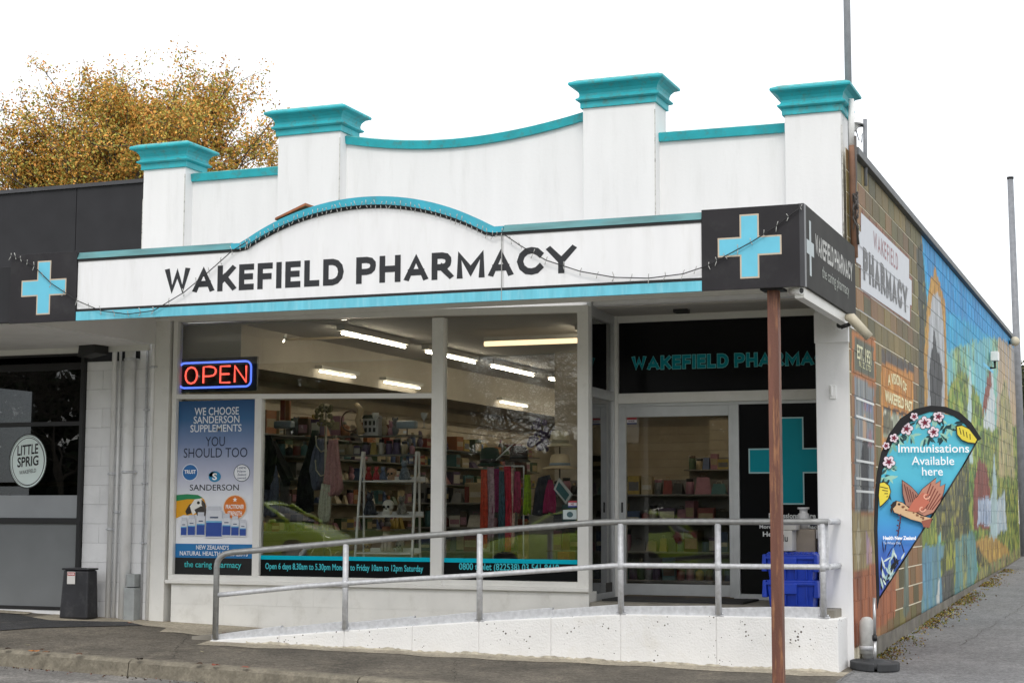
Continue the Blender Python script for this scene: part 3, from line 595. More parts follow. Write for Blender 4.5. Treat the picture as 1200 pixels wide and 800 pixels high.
for t, xa_, xb_ in wd:
    p = printY(DY); stext(p, t, xa_, zb, xb_, ztp, '#7cc4c8', .23, .155, ex=.006, lay=False); p.k += 5; stext(p, t, xa_, zb, xb_, ztp, '#0b8f9c', .23, .155, lay=False)
    p.build('lettering', GLOSSP, fz)
p = printY(DY)
def cross(p, cx, cz, L, t, c, b=None, bc=None):
    def sh(L, t, c): p.poly([(cx-t, cz-L), (cx+t, cz-L), (cx+t, cz-t), (cx+L, cz-t), (cx+L, cz+t), (cx+t, cz+t), (cx+t, cz+L), (cx-t, cz+L), (cx-t, cz+t), (cx-L, cz+t), (cx-L, cz-t), (cx-t, cz-t)], c)
    if b: sh(L+b, t+b, bc)
    sh(L, t, c)
cx, cz = AY(927.5, 539.5, DY)
cross(p, cx, cz, .445, .118, '#0493a2', .014, '#b7d6d8')
for t, v, u0, u1 in (('Professional Care', 604, 901, 956), ('Natural Health', 611.5, 905, 954), ('More than after Pharmacy', 617.5, 890, 960), ('Health Products', 625.5, 894, 955)):
    a, z = AY(u0, v, DY); b = AY(u1, v, DY)[0]; p.text(t, a, z-.025, min(b, -.2), z+.028, '#e8eaea', .03)
p.build('lettering', GLOSSP, sp)
# landing, ramp and the oblique wall in front of them
R = thing('access_ramp', 'white speckled ramp wall rising from the pavement to the pharmacy door landing', 'ramp', (-3, -.6, .1))
RT = [(-6.35, .232), (-4.908, .358), (-3.52, .477), (-2.116, .570), (-.182, .567), (-.066, .560)]
def rtop(x):
    for (a, za), (b, zb) in zip(RT[:-1], RT[1:]):
        if x <= b: return za+(zb-za)*max(0, (x-a))/(b-a)
    return RT[-1][1]
ROUGH = mat('rough_white_render', (.82, .815, .80), .85, .04, 3, .6, 55, speck=(.10, .085, .07), dirt=(.6, .56, .46), damt=.35, dscale=2.5)
m = MB(); xs = [-6.35, -5.6, -4.908, -4.2, -3.52, -2.8, -2.116, -1.2, -.6, -.066]
for a, b in zip(xs[:-1], xs[1:]):
    m.hexa([(a, rampY(a), -.2), (b, rampY(b), -.2), (b, rampY(b)+.18, -.2), (a, rampY(a)+.18, -.2)], [(a, rampY(a), rtop(a)), (b, rampY(b), rtop(b)), (b, rampY(b)+.18, rtop(b)), (a, rampY(a)+.18, rtop(a))])
m.build('ramp_wall', ROUGH, R, .012)
xs2 = np.linspace(-5.95, -.08, 220); m = MB(); hs = [.006+.018*abs(math.sin(x*3.1)*math.sin(x*7.7+1))+random.uniform(0, .014) for x in xs2]
for a, b, h0, h1 in zip(xs2[:-1], xs2[1:], hs[:-1], hs[1:]): ya, yb, ga, gb = rampY(a)-.0035, rampY(b)-.0035, ground(a, rampY(a)), ground(b, rampY(b)); m.hexa([(a, ya, ga), (b, yb, gb), (b, yb+.003, gb), (a, ya+.003, ga)], [(a, ya+.002, ga+h0), (b, yb+.002, gb+h1), (b, yb+.003, gb+h1), (a, ya+.003, ga+h0)])
m.build('splash_dirt', mat('splash_dirt', (.50, .46, .37), .95, .4, 14, dirt=(.66, .63, .56), damt=.8, dscale=24), R)
MB().box(-.25, -.0665, rampY(-.2)+.1, -.003, -.2, .556).build('wall_return', ROUGH, R, .01)
m = MB()
for a, b in zip(xs[:-2]+[], xs[1:-1]+[]):
    ha, hb = rtop(a), rtop(b); ca = .075 if a > -6.2 else .05
    m.hexa([(a, rampY(a)+.045, ha-.01), (b, rampY(b)+.045, hb-.01), (b, rampY(b)+.10, hb-.01), (a, rampY(a)+.10, ha-.01)], [(a, rampY(a)+.045, ha+ca), (b, rampY(b)+.045, hb+.095), (b, rampY(b)+.10, hb+.095), (a, rampY(a)+.10, ha+ca)])
a, b = -.6, -.2; m.hexa([(a, rampY(a)+.045, .55), (b, rampY(b)+.045, .55), (b, rampY(b)+.10, .55), (a, rampY(a)+.10, .55)], [(a, rampY(a)+.045, .665), (b, rampY(b)+.045, .665), (b, rampY(b)+.10, .665), (a, rampY(a)+.10, .665)])
m.build('edge_plate', GALV, R, .004)
m = MB(); dk = [(-6.6, .262), (-4.9, .345), (-3.5, .47), (-2.35, .585), (-1.9, .628), (-.12, .632)]
for (a, za), (b, zb) in zip(dk[:-1], dk[1:]):
    m.hexa([(a, rampY(a)+.1, -.3), (b, rampY(b)+.1, -.3), (b, -.001, -.3), (a, -.001, -.3)], [(a, rampY(a)+.1, za), (b, rampY(b)+.1, zb), (b, -.001, zb+.0), (a, -.001, za+.0)])
m.box(-2.69, -.125, .0, 1.1, 0, .634); m.build('deck', mat('ramp_deck_concrete', (.27, .25, .21), .9, .2, 4, .5, 120, dirt=(.14, .13, .1), damt=.6), R)
MB().box(-2.65, -1.15, .25, .95, .634, .655).build('door_mat', mat('rubber_mat', (.03, .03, .03), .9), None, .005, label='black rubber mat on the landing before the glass door', cat='mat')
# galvanised handrail
HR = thing('handrail', 'grey galvanised pipe handrail running up the ramp and round the landing', 'handrail', (-3, -.6, .3))
def rp(x, z, dy=.02): return (x, rampY(x)+dy, z)
PX_ = [-6.296, -4.908, -3.52, -2.116, -1.18, -.20]
def topz(x):
    T = [(-6.12, 1.128), (-5.31, 1.204), (-4.411, 1.288), (-3.55, 1.354), (-2.38, 1.45), (-2.112, 1.461), (-.15, 1.468)]
    for (a, za), (b, zb) in zip(T[:-1], T[1:]):
        if x <= b: return za+(zb-za)*(x-a)/(b-a)
    return T[-1][1]
def midz(x):
    T = [(-6.296, .690), (-5.304, .798), (-4.406, .868), (-3.548, .926), (-2.139, 1.039), (-.15, 1.043)]
    for (a, za), (b, zb) in zip(T[:-1], T[1:]):
        if x <= b: return za+(zb-za)*(x-a)/(b-a)
    return T[-1][1]
bend = [rp(-6.296, .245), rp(-6.296, .98), rp(-6.285, 1.04), rp(-6.255, 1.085), rp(-6.20, 1.115), rp(-6.12, 1.13)]
MB().tube(bend+[rp(x, topz(x)) for x in np.linspace(-6.0, -.145, 40)], .031, 14).build('top_rail', mat('worn_rail_steel', (.33, .335, .33), .45, .15, 20, .1, 60, metal=.5), HR)
MB().tube([rp(x, midz(x)) for x in np.linspace(-6.27, -.145, 40)], .026, 12).build('mid_rail', GALV, HR)
for x in PX_[1:]:
    q = MB(); q.tube([rp(x, rtop(x)+.01), rp(x, topz(x)-.02)], .03, 14); q.box(x-.05, x+.05, rampY(x)+.001, rampY(x)+.09, rtop(x)-.002, rtop(x)+.012)
    for s_ in (-.04, .04): q.lathe([(.009, 0), (.009, .02)], (x+s_, rampY(x)+.02, rtop(x)+.012), 6)
    for zz in (midz(x),): q.lathe([(.033, -.04), (.036, 0), (.033, .04)], (x, rampY(x)+.02, zz), 12)
    q.build('post', GALV, HR)
for zz in (topz(0), midz(0)):
    MB().tube([(-.148, rampY(-.15)+.02, zz), (-.140, -.3, zz), (-.140, -.005, zz)], .03, 10).build('return_rail', GALV, HR)
MB().box(-.175, -.15, -.47, -.455, 1.05, 1.45).build('fixing_plate', GALV, HR)
# ================================================================== CANOPY
CY = -2.45
C = thing('canopy', 'street canopy with white arched sign fascia over the pharmacy windows', 'canopy', (-4, -1.2, 3.45))
xa, xb, xc, xd = X0(13, 340, CY), X0(90.5, 340, CY), X0(822.5, 300, CY), X0(937.5, 290, CY)
def soffp(x0, x1, z, name='soffit'): MB().box(x0+.002, x1-.002, CY+.10, -.016, z, z+.03).build(name, SOFF, C)
MB().box(xb-.72, -8.02, CY+.10, -.05, 3.475, 3.505).build('soffit', SOFF, C)
for i in range(7): soffp(-8.02+i*1.14, min(-8.02+(i+1)*1.14, 0), 3.785)
MB().box(-2.685, -.125, -.014, 1.15, 3.785, 3.815).build('soffit', SOFF, C)
MB().box(-8.018, -7.99, CY+.10, -.05, 3.47, 3.785).build('soffit_step', SOFF, C)
MB().box(-8.0, -.03, -.05, -.017, 3.735, 3.783).build('soffit_batten', TRIM, C)
MB().box(-8.1, .02, CY+.3, -.3, 4.0, 4.05).build('canopy_roof', mat('grey_flashing', (.1, .105, .11)), C)
# fascia backing and panels
MB().box(xa, xd, CY+.012, CY+.10, 3.465, 4.10).build('fascia_frame', TRIM, C)
SW = mat('sign_white_panel', (.86, .86, .87), .35, .03, 2, dirt=(.62, .61, .58), damt=.25, dscale=3, stretch=(4, 1, .6))
CEN, HW, RR, PK = -4.115, 1.425, 2.577, 4.505
def archz(x, off=0.): return PK-off-(RR-math.sqrt(max(0, RR*RR-(x-CEN)**2)))
ax = [CEN-HW+2*HW*i/32 for i in range(33)]
zb0, zw0, zw1, zb1, zt1 = 3.545, 3.572, 4.055, 4.080, 4.150
def strip(x0, x1, zbot, ztop, n, y0, y1, name, m_, par=C):
    q = MB(); xx = [x0+(x1-x0)*i/n for i in range(n+1)]
    for a, b in zip(xx[:-1], xx[1:]): bar(q, a, b, zbot, ztop, y0, y1)
    return q.build(name, m_, par)
cst = lambda z: (lambda x: z)
q = MB(); bar(q, xb+.004, CEN-HW, cst(zw0), cst(zw1), CY, CY+.011)
for a, b in zip(ax[:-1], ax[1:]): bar(q, a, b, cst(zw0), lambda x: max(zw1, archz(x, .10)), CY, CY+.011)
bar(q, CEN+HW+.004, xc-.004, cst(zw0), cst(zw1), CY, CY+.011)
SP = q.build('sign_panel', SW, C)
q = MB(); ax2 = [CEN-HW+.0+2*HW*i/32 for i in range(33)]
for a, b in zip(ax2[:-1], ax2[1:]): bar(q, a, b, lambda x: max(zw1, archz(x, .115)) , lambda x: max(zb1, archz(x, .088)), CY-.008, CY+.015)
bar(q, xb, CEN-HW, cst(zw1), cst(zb1), CY-.008, CY+.015); bar(q, CEN+HW, xc, cst(zw1), cst(zb1), CY-.008, CY+.015); bar(q, xb, xc, cst(zb0), cst(zw0), CY-.006, CY+.015)
q.build('black_edging', BLACK, C)
q = MB()
for a, b in zip(ax2[:-1], ax2[1:]): lo_ = lambda x: max(zb1+.001, archz(x, .088)); hi_ = lambda x: max(zt1-.01, archz(x)); q.hexa([(a, CY-.02, lo_(a)), (b, CY-.02, lo_(b)), (b, CY+.14, lo_(b)), (a, CY+.14, lo_(a))], [(a, CY+.0, hi_(a)), (b, CY+.0, hi_(b)), (b, CY+.14, hi_(b)), (a, CY+.14, hi_(a))])
q.build('arch_trim', mat('arch_teal', (.015, .33, .44), .45, .12, 5, dirt=(.1, .14, .1), damt=.35, dscale=9), C)
for a, b in ((xb, CEN-HW-.003), (CEN+HW+.003, xc)):
    MB().hexa([(a, CY-.018, zb1+.001), (b, CY-.018, zb1+.001), (b, CY+.14, zb1+.001), (a, CY+.14, zb1+.001)], [(a, CY+.02, zt1), (b, CY+.02, zt1), (b, CY+.14, zt1), (a, CY+.14, zt1)]).build('top_trim', mat('faded_teal_trim', (.09, .24, .25), .45, .3, 2.5, stretch=(1, 1, 5), dirt=(.03, .27, .33), damt=.6, dscale=1.3), C)
q = MB()
for a, b in ((xb+.002, -2.702), (-2.698, xc)): q.box(a, b, CY-.012, CY+.02, 3.455, zb0-.001)
q.build('bottom_trim', mat('pale_cyan_trim', (.15, .56, .70), .35, .10, 3, dirt=(.45, .66, .72), damt=.35, dscale=6, stretch=(4, 1, .5)), C)
MB().box(-2.703, -2.697, CY-.014, CY+.02, 3.45, 4.08).build('panel_joint', mat('joint_grey', (.35, .35, .34)), C)
p = printY(CY-.0005); stext(p, 'WAKEFIELD PHARMACY', -6.285, 3.676, -1.99, 3.93, '#25262a', .235, .155); p.build('lettering', PRINT, SP)
# rusty patch at the arch's left shoulder
a, z = AY(327, 257, CY+.1); MB().hexa([(a, CY+.02, z-.02), (a+.33, CY+.02, z+.10), (a+.33, CY+.2, z+.10), (a, CY+.2, z-.02)], [(a, CY+.02, z), (a+.33, CY+.02, z+.125), (a+.33, CY+.2, z+.125), (a, CY+.2, z)]).build('flashing_patch', mat('rusty_patch', (.35, .12, .05), .8, .3, 9), C)
PANM = mat('dark_sign_panel', (.026, .024, .027), .5, .15, 3, .05, spec=.25, dirt=(.06, .06, .06), damt=.4, dscale=4)
for (x0, x1, pcx, pcz, L, t) in ((xa, xb-.003, -7.722, 3.808, .262, .070), (xc+.003, xd, -.409, 3.822, .264, .070)):
    o = MB().box(x0, x1, CY-.016, CY+.011, 3.455, 4.163).build('cross_panel', PANM, C, .002)
    k = printY(CY-.0165); cross(k, pcx, pcz, L, t, '#6cc6e0', .014, '#c9b9a4')
    k.build('cross', PRINT, o)
o = MB().box(xd-.012, .065, CY-.014, CY+.06, 3.455, 4.165).build('corner_trim', mat('corner_strip', (.05, .05, .055), .4), C)
o = MB().box(.032, .06, CY+.061, .07, 3.462, 4.172).build('side_sign', mat('side_sign_panel', (.040, .039, .036), .65, .2, 2, spec=.12, dirt=(.07, .07, .06), damt=.5), C, .002)
MB().box(-.05, .031, CY+.102, -.02, 3.37, 3.462).build('side_beam', TRIM, C, .003)
q = Print((.0605, 0, 0), (0, 1, 0), (0, 0, 1), (1, 0, 0))
def sp_(u, v): return AX(u, v, .06)
(y0, z0), (y1, z1) = sp_(950, 292), sp_(950, 268); cyy, czz = sp_(949.5, 291)
q.poly([(cyy-.04, czz-.24), (cyy+.04, czz-.24), (cyy+.04, czz-.06), (cyy+.16, czz-.06), (cyy+.16, czz+.06), (cyy+.04, czz+.06), (cyy+.04, czz+.24), (cyy-.04, czz+.24), (cyy-.04, czz+.06), (cyy-.16, czz+.06), (cyy-.16, czz-.06), (cyy-.04, czz-.06)], '#a9b4b6')
ya, yb = sp_(955.5, 295)[0], sp_(998.5, 320)[0]
stext(q, 'WAKEFIELD PHARMACY', ya, 3.80, yb, 3.985, '#b9b9b4', .2, .25); q.text('the caring pharmacy', ya+.28, 3.60, yb-.22, 3.74, '#8d9288', .0)
q.build('lettering', PRINT, o)
# rusty steel post that carries the canopy
pm = mat('rusty_brown_post', (.145, .058, .038), .6, .35, 7, .3, 60, dirt=(.42, .20, .09), damt=.95, dscale=16, stretch=(1.6, 1, .16))
x0 = X0(898.8, 345, -2.35); x1 = X0(911.5, 345, -2.35); PST = thing('canopy_post', 'rust stained brown square steel post under the right end of the canopy', 'post', ((x0+x1)/2, -2.3, .0))
MB().box(x0, x1, -2.35, -2.25, -.02, 3.455).build('post_shaft', pm, PST, .006)
MB().box(x0-.05, x1+.05, -2.40, -2.20, 3.447, 3.465).build('cap_plate', BLACK, PST)
MB().box(x0-.06, x1+.06, -2.41, -2.19, ground(0, -2.3)-.02, ground(-.4, -2.3)+.012).build('base_plate', pm, PST)
# string of fairy lights
FLT = thing('fairy_lights', 'drooping string of small clear bulbs along the arched fascia', 'fairy lights', (-4, CY-.04, 3.6))
sw = [(13, 300), (24, 303), (40, 312), (60, 332), (90, 352), (118, 364), (150, 368), (180, 364), (215, 343), (245, 318), (272, 294), (290, 283)]
pts = [(X0(u, v, CY-.04), CY-.04, AY(u, v, CY-.04)[1]) for u, v in sw]
pts += [(x, CY-.04, archz(x, .09)) for x in np.linspace(-5.35, -2.78, 26)]
pts += [(X0(u, v, CY-.04), CY-.04, AY(u, v, CY-.04)[1]) for u, v in [(588, 273), (610, 288), (640, 305), (680, 318), (720, 325), (760, 326), (800, 321), (830, 311), (850, 300), (880, 284), (910, 265), (938, 243)]]
fine = []
for (a, b) in zip(pts[:-1], pts[1:]):
    for t in np.linspace(0, 1, 5)[:-1]: fine.append(tuple(np.array(a)*(1-t)+np.array(b)*t))
fine.append(pts[-1]); MB().tube(fine, .005, 5).build('cable', BLACK, FLT)
q = MB(); 
for i, c in enumerate(fine[::2]):
    for s_ in (-1, 1):
        dx, dz = random.uniform(-.02, .02), s_*random.uniform(.02, .05)
        q.tube([c, (c[0]+dx, c[1]-.01, c[2]+dz)], [.003, .0045], 4)
q.build('bulb', mat('clear_bulb', (.42, .42, .40), .3), FLT, kind='stuff')
# ================================================================== CAFE NEXT DOOR (left)
N = thing('cafe_building', 'neighbouring cafe with dark panelled parapet and black framed shopfront', 'building', (-11, 0, .3))
xj = X0(88, 250); NW = X0(97, 520)
for a, b in ((xj+.004, -8.243), (xj-2.4, xj-.004), (xj-4.8, xj-2.408), (-20, xj-4.808)): MB().box(a, b, .02, .3, 3.9, 5.40).build('parapet_panel', CHAR, N, .003)
MB().box(-20, -8.242, -.01, .33, 5.401, 5.445).build('parapet_flashing', mat('dark_flashing', (.05, .05, .055), .4), N)
MB().box(-20, -8.242, .03, .3, 3.3, 3.9).build('lintel', CHAR, N)
MB().box(-20, -8.2, .2, 20, 4.8, 4.9).build('roof', mat('roof_iron', (.3, .3, .3)), N)
zhn = AY(50, 411.5)[1]
bw = MB().box(NW+.005, xl, .05, .28, .2, 3.9).build('block_wall', mat('mortar_white', (.58, .58, .58), .8), N)
BWm = mat('painted_block', (.84, .84, .84), .65, .05, 3, .3, 60, dirt=(.5, .5, .5), damt=.3, dscale=2, obvar=.03)
for k in range(15):
    x = NW+.005-(0 if k % 2 else BL/2)
    while x < xl:
        a, b = max(x, NW+.005), min(x+BL, xl); x += BL
        if b-a > .04: MB().box(a+.002, b-.002, .036, .052, .283+k*CR+.002, .283+(k+1)*CR-.002).build('block', BWm, bw)
GL2 = glassmat('tinted_cafe_glass', (.25, .26, .27), 1.5)
f = MB(); zb_, zt_, zm_ = AY(50, 714)[1], zhn, AY(60, 496)[1]; zl_ = AY(60, 610)[1]
f.box(NW-.045, NW, -.02, .08, zb_, zt_); f.box(-13.4, NW-.045, -.021, .08, zt_-.07, zt_-.001); f.box(-13.4, NW-.045, -.015, .07, zm_-.03, zm_+.02); f.box(-13.4, NW-.045, -.02, .08, zl_-.03, zl_+.035); f.box(-13.4, NW-.045, -.02, .08, zb_, zb_+.04)
f.box(-11.3, -11.25, -.018, .075, zb_+.04, zt_-.07); f.box(-13.45, -13.4, -.02, .08, zb_, zt_)
NWN = f.build('window', BLACK, N, .003, label='black framed cafe window')
for z0, z1 in ((zb_+.04, zl_-.03), (zl_+.035, zm_-.03), (zm_+.02, zt_-.07)):
    for a, b in ((-13.4, -11.3), (-11.25, NW-.045)): MB().box(a, b, .03, .036, z0, z1).build('glass', GL2, NWN)
FRO = mat('frosted_film', (.20, .21, .215), .3, .08, 2)
zf = AY(60, 580)[1]
for a, b in ((-11.25, NW-.045),):
    MB().box(a, b, .018, .024, zb_+.04, zl_-.03).build('frosted_film', FRO, NWN); MB().box(a, b, .018, .024, zl_+.035, zf).build('frosted_film', mat('pale_frosted_film', (.33, .345, .36), .3, .08, 2), NWN)
MB().box(-13.5, NW, -.01, .2, .1, zb_-.002).build('base_strip', WHITE, N)
MB().box(-13.5, NW, .25, 4, .2, .35).build('floor', mat('dark_floor', (.05, .05, .05)), N)
MB().box(-13.6, -8.3, 5, 5.1, .2, 4).build('inner_wall', mat('dark_inner', (.05, .045, .04)), N)
MB().box(-13.6, -8.3, .25, 5, 3.4, 3.5).build('ceiling', mat('dark_inner', (.05, .045, .04)), N)
MB().box(-8.32, -8.26, .3, 5, .2, 3.9).build('party_wall', mat('dark_inner', (.05, .045, .04)), N)
MB().box(-13.5, NW, -.03, .03, zt_+.001, zt_+.09).build('head_board', TRIM, N)
MB().box(-13.5, NW-.1, 3.0, 3.5, 1.9, 1.95).build('serving_shelf', mat('pine', (.45, .3, .15), .6), N)
nc = thing('cafe_canopy', 'dark fasciaed canopy over the cafe footpath', 'canopy', (-11, -1, 3.4))
MB().box(-20, xa-.006, CY+.0, CY+.06, 3.47, 4.05).build('fascia', CHAR, nc, .003)
MB().box(-20, xb-.73, CY+.062, -.04, 3.46, 3.50).build('soffit', SOFF, nc)
MB().box(-20, xb-.73, -.10, -.035, 3.40, 3.46).build('edge_beam', TRIM, nc)
# round shop logo on the cafe window
cx, cz = AY(31, 540); q = printY(.0285)
q.ell(cx, cz, .275, .325, '#0c0d0e', 40)
q.ell(cx, cz, .262, .312, '#e2efeb', 40)
for r_ in ((.235, .285), ): q.ring(cx+.004, cz-.003, r_[0], r_[1], .008, '#15181a', 40)
q.ring(cx-.006, cz+.004, .25, .298, .005, '#15181a', 40)
q.text('LITTLE', cx-.155, cz+.065, cx+.145, cz+.185, '#15181a', .02, slope=.025); q.text('SPRIG', cx-.15, cz-.075, cx+.155, cz+.045, '#15181a', .02, slope=.025); q.text('WAKEFIELD', cx-.115, cz-.16, cx+.125, cz-.115, '#23282a', .0, slope=.03)
q.build('round_logo', PRINT, NWN)
# ================================================================== SERVICES ON THE BLOCK WALL
PW = mat('white_pvc_pipe', (.84, .84, .83), .4, .05, 4, dirt=(.5, .48, .44), damt=.4, dscale=3)
def vpipe(u, w, v0, v1, y, name, label, m=PW, g=None, elbow=None, cl=()):
    x = X0(u, 560, y); z0 = AY(u, v0, y)[1]; z1 = AY(u, v1, y)[1]
    t = thing(name, label, 'pipe', (x, y, z0), g); pts = [(x, y, z0), (x, y, z1)]+([(x+a, y+b, z1+c) for a, b, c in elbow] if elbow else [])
    MB().tube(pts, w, 14).build('pipe', m, t)
    for v in cl: z = AY(u, v, y)[1]; MB().lathe([(w+.004, -.015), (w+.006, 0), (w+.004, .015)], (x, y, z), 14).box(x-w-.03, x+w+.03, y, y+w+.01, z-.008, z+.008).build('clip', GALV, t)
vpipe(130.5, .03, 733, 397, -.02, 'conduit', 'left white conduit of the group on the block wall', cl=(555, 620), elbow=[(0, -.05, .05), (0, -.3, .06)])
vpipe(137.5, .018, 733, 400, 0., 'conduit', 'thin white conduit left of the large downpipe', cl=(600,))
vpipe(149, .062, 731, 398, -.035, 'downpipe', 'large white round downpipe on the block wall', cl=(553, 421))
vpipe(169, .013, 728, 396, .015, 'conduit', 'thin grey conduit right of the large downpipe', m=GALV, cl=(480, 566, 636))
vpipe(176, .02, 726, 379, -.045, 'conduit', 'white conduit with a top elbow on the corner pilaster', cl=(430,), elbow=[(.01, 0, .03), (.04, 0, .045), (.2, 0, .045)])
x, z = AY(158, 700); MB().box(x-.07, x+.07, -.12, .03, AY(158, 730)[1], AY(158, 688)[1]).box(x-.055, x+.055, -.10, .03, AY(158, 687)[1], AY(158, 672)[1]).build('meter_box', mat('grey_meter_box', (.33, .35, .35), .5, .1, 10, dirt=(.2, .2, .2), damt=.4), None, .006, label='small grey meter box at the foot of the large downpipe', cat='meter box')
# black cabinet
xq0, xq1 = X0(70, 700, -.35), X0(103, 700, -.35); zg = ground(-9, -.3)
cab = thing('cabinet', 'black plastic cabinet on the footpath beside the cafe window', 'cabinet', ((xq0+xq1)/2, -.2, zg))
MB().hexa([(xq0, -.36, zg), (xq1, -.36, zg), (xq1, -.14, zg), (xq0, -.14, zg)], [(xq0+.02, -.33, zg+.545), (xq1-.02, -.33, zg+.545), (xq1-.02, -.15, zg+.545), (xq0+.02, -.15, zg+.545)]).build('body', mat('black_plastic', (.022, .022, .026), .45, .25, 5, dirt=(.12, .12, .12), damt=.35, dscale=7), cab, .02)
MB().box(xq0+.01, xq1-.01, -.35, -.14, zg+.547, zg+.57).build('lid', mat('black_plastic', (.02, .02, .02)), cab, .012)
k = printY(-.345); k.rect(xq0+.09, zg+.39, xq0+.20, zg+.53, '#d9d6d2'); k.rect(xq0+.094, zg+.485, xq0+.196, zg+.523, '#b03a34'); k.text('DANGER', xq0+.10, zg+.493, xq0+.19, zg+.515, '#ffffff', .02); k.build('warning_label', PRINT, cab)
# speaker, cameras, sensor and other little fittings
sp0 = thing('outdoor_speaker', 'black speaker under the canopy beside the white downpipe', 'speaker', (X0(110, 410), -.2, 3.3))
x0, x1 = X0(98, 410, -.2), X0(121, 410, -.2); zz = AY(110, 410, -.2)[1]
MB().prism([(x0, -.32, zz-.09), (x1, -.36, zz-.05), (x1, -.36, zz+.08), (x0+.02, -.32, zz+.09)], (0.02, .24, 0)).build('body', BLACK, sp0, .01); MB().box(x0+.08, x0+.12, -.2, -.05, zz+.05, zz+.14).build('bracket', BLACK, sp0)
def bullet(u, v, Y, label, d=(-.0, -1, -.1), L=.16, r=.035):
    x, z = AY(u, v, Y); t = thing('security_camera', label, 'camera', (x, Y, z)); dv = Vector(d).normalized(); a = Vector((x, Y, z))
    MB().tube([a, a+dv*L], r, 14).build('body', PW, t); MB().tube([a+dv*(L-.004), a+dv*(L+.003)], r*.72, 14).build('lens', BLACK, t)
    MB().tube([a+dv*.03+Vector((0, 0, r)), a+dv*.0+Vector((-.02, .03, r+.07))], .012, 8).build('bracket', PW, t)
bullet(927, 341.5, -2.3, 'white bullet camera under the right end of the fascia', (.75, -.55, -.05), .13, .032)
bullet(128, 399, -.1, 'white bullet camera above the conduits by the black speaker', (-.2, -1, -.25), .12, .035)
x, z = AY(986, 379, -.02); t = thing('security_camera', 'white dome camera on top of the right column', 'camera', (x, -.1, z))
MB().ball((x, -.12, z-.01), .075, 16).build('dome', PW, t); MB().ball((x+.012, -.165, z-.025), .04, 12).build('lens', BLACK, t); MB().box(x-.09, x+.05, -.08, .0, z+.02, z+.09).build('bracket', PW, t, .005)
y, z = AX(1000, 378, .12); t = thing('flood_light', 'cream sensor light bracketed on the brick corner beside the dome camera', 'light', (.12, y, z))
MB().tube([(.06, y+.0, z+.05), (.10, y-.03, z+.05), (.26, y+.05, z-.14)], [.035, .05, .045], 14).build('body', mat('aged_cream_plastic', (.55, .50, .38), .5, .1, 9), t); MB().tube([(.0, y, z-.04), (.09, y, z-.01)], .02, 8).build('bracket', BLACK, t)
x0, z0 = AY(972.5, 467, -.01); x1, z1 = AY(979.5, 451, -.01)
MB().box(x0, x1, -.02, -.001, z0, z1).box(x0+.012, x0+.028, -.035, -.02, z0+.03, z1-.01).build('wall_hook', PW, None, .003, label='small white plastic hook plate on the right column', cat='hook')
x0, x1 = X0(792, 378, .7), X0(808, 378, .7); MB().box(x0, x1, .6, .72, 3.66, 3.784).build('door_sensor', BLACK, None, .005, label='small black sensor box under the soffit above the door', cat='sensor')
# mast, cables and dish by the brick corner
y = .12; MT = thing('mast', 'tall grey mast rising behind the right parapet pier', 'mast', (.06, .3, 3.5))
xm = X0(993.8, 80, .62); MB().tube([(xm, .62, 4.3), (xm, .62, 9.2)], .036, 12).build('pole', mat('dull_grey_mast', (.23, .24, .26), .5, .15, 9), MT)
MB().tube([(.04, .16, AX(999, 300, .04)[1]), (.04, .16, AX(999, 171, .04)[1])], .036, 12).build('painted_sleeve', mat('brick_painted_pipe', (.26, .14, .09), .7, .35, 5, .4, 50, dirt=(.25, .16, .10), damt=.7, dscale=14), MT)
MB().tube([(.035, .16, AX(999, 171, .04)[1]), (.035, .16, AX(999, 118, .04)[1])], .03, 12).build('white_sleeve', PW, MT)
q = MB()
for i in range(15):
    zc_ = random.uniform(AX(999, 262, .08)[1], AX(999, 222, .08)[1]); a = random.uniform(0, 6.28); pts = [(.075+.03*math.sin(a+t), .08+.03*math.cos(a+t*1.3), zc_+.09*math.sin(t*.8+i)) for t in np.linspace(0, 4, 7)]; q.tube(pts, .006, 4)
for s_ in range(5): q.tube([(.07+.005*s_, .10, 5.3), (.085, .09+.01*s_, 4.9), (.07, .10, 4.55), (.08+.005*s_, .1, 4.2)], .005, 4)
q.build('cable_bundle', mat('grey_cables', (.10, .09, .085), .6), MT)
ds = thing('satellite_dish', 'small pale dish antenna on its own post beyond the corner pier', 'antenna', (.0, 1, 5.2))
yd = 1.1; xx, zz = AY(1013.5, 185, yd); MB().tube([(xx, yd, zz-.3), (xx+.01, yd, AY(1013, 140, yd)[1])], .022, 8).build('pole', mat('dull_grey_mast', (.23, .24, .26)), ds)
x2, z2 = AY(1003, 144, yd); MB().lathe([(.02, .05), (.08, .02), (.13, -.02), (.135, -.025)], (x2, yd, z2), 16, sx=.6, sy=1).ball((x2-.02, yd, z2), .1, 12, sx=.45).build('dish', PW, ds)
MB().tube([(x2, yd, z2), (xx, yd, z2-.05)], .012, 6).tube([(x2, yd, z2-.08), (x2+.03, yd, z2-.2), (xx-.02, yd, z2-.12), (xx-.03, yd, z2-.22)], .006, 5).build('arm', BLACK, ds)
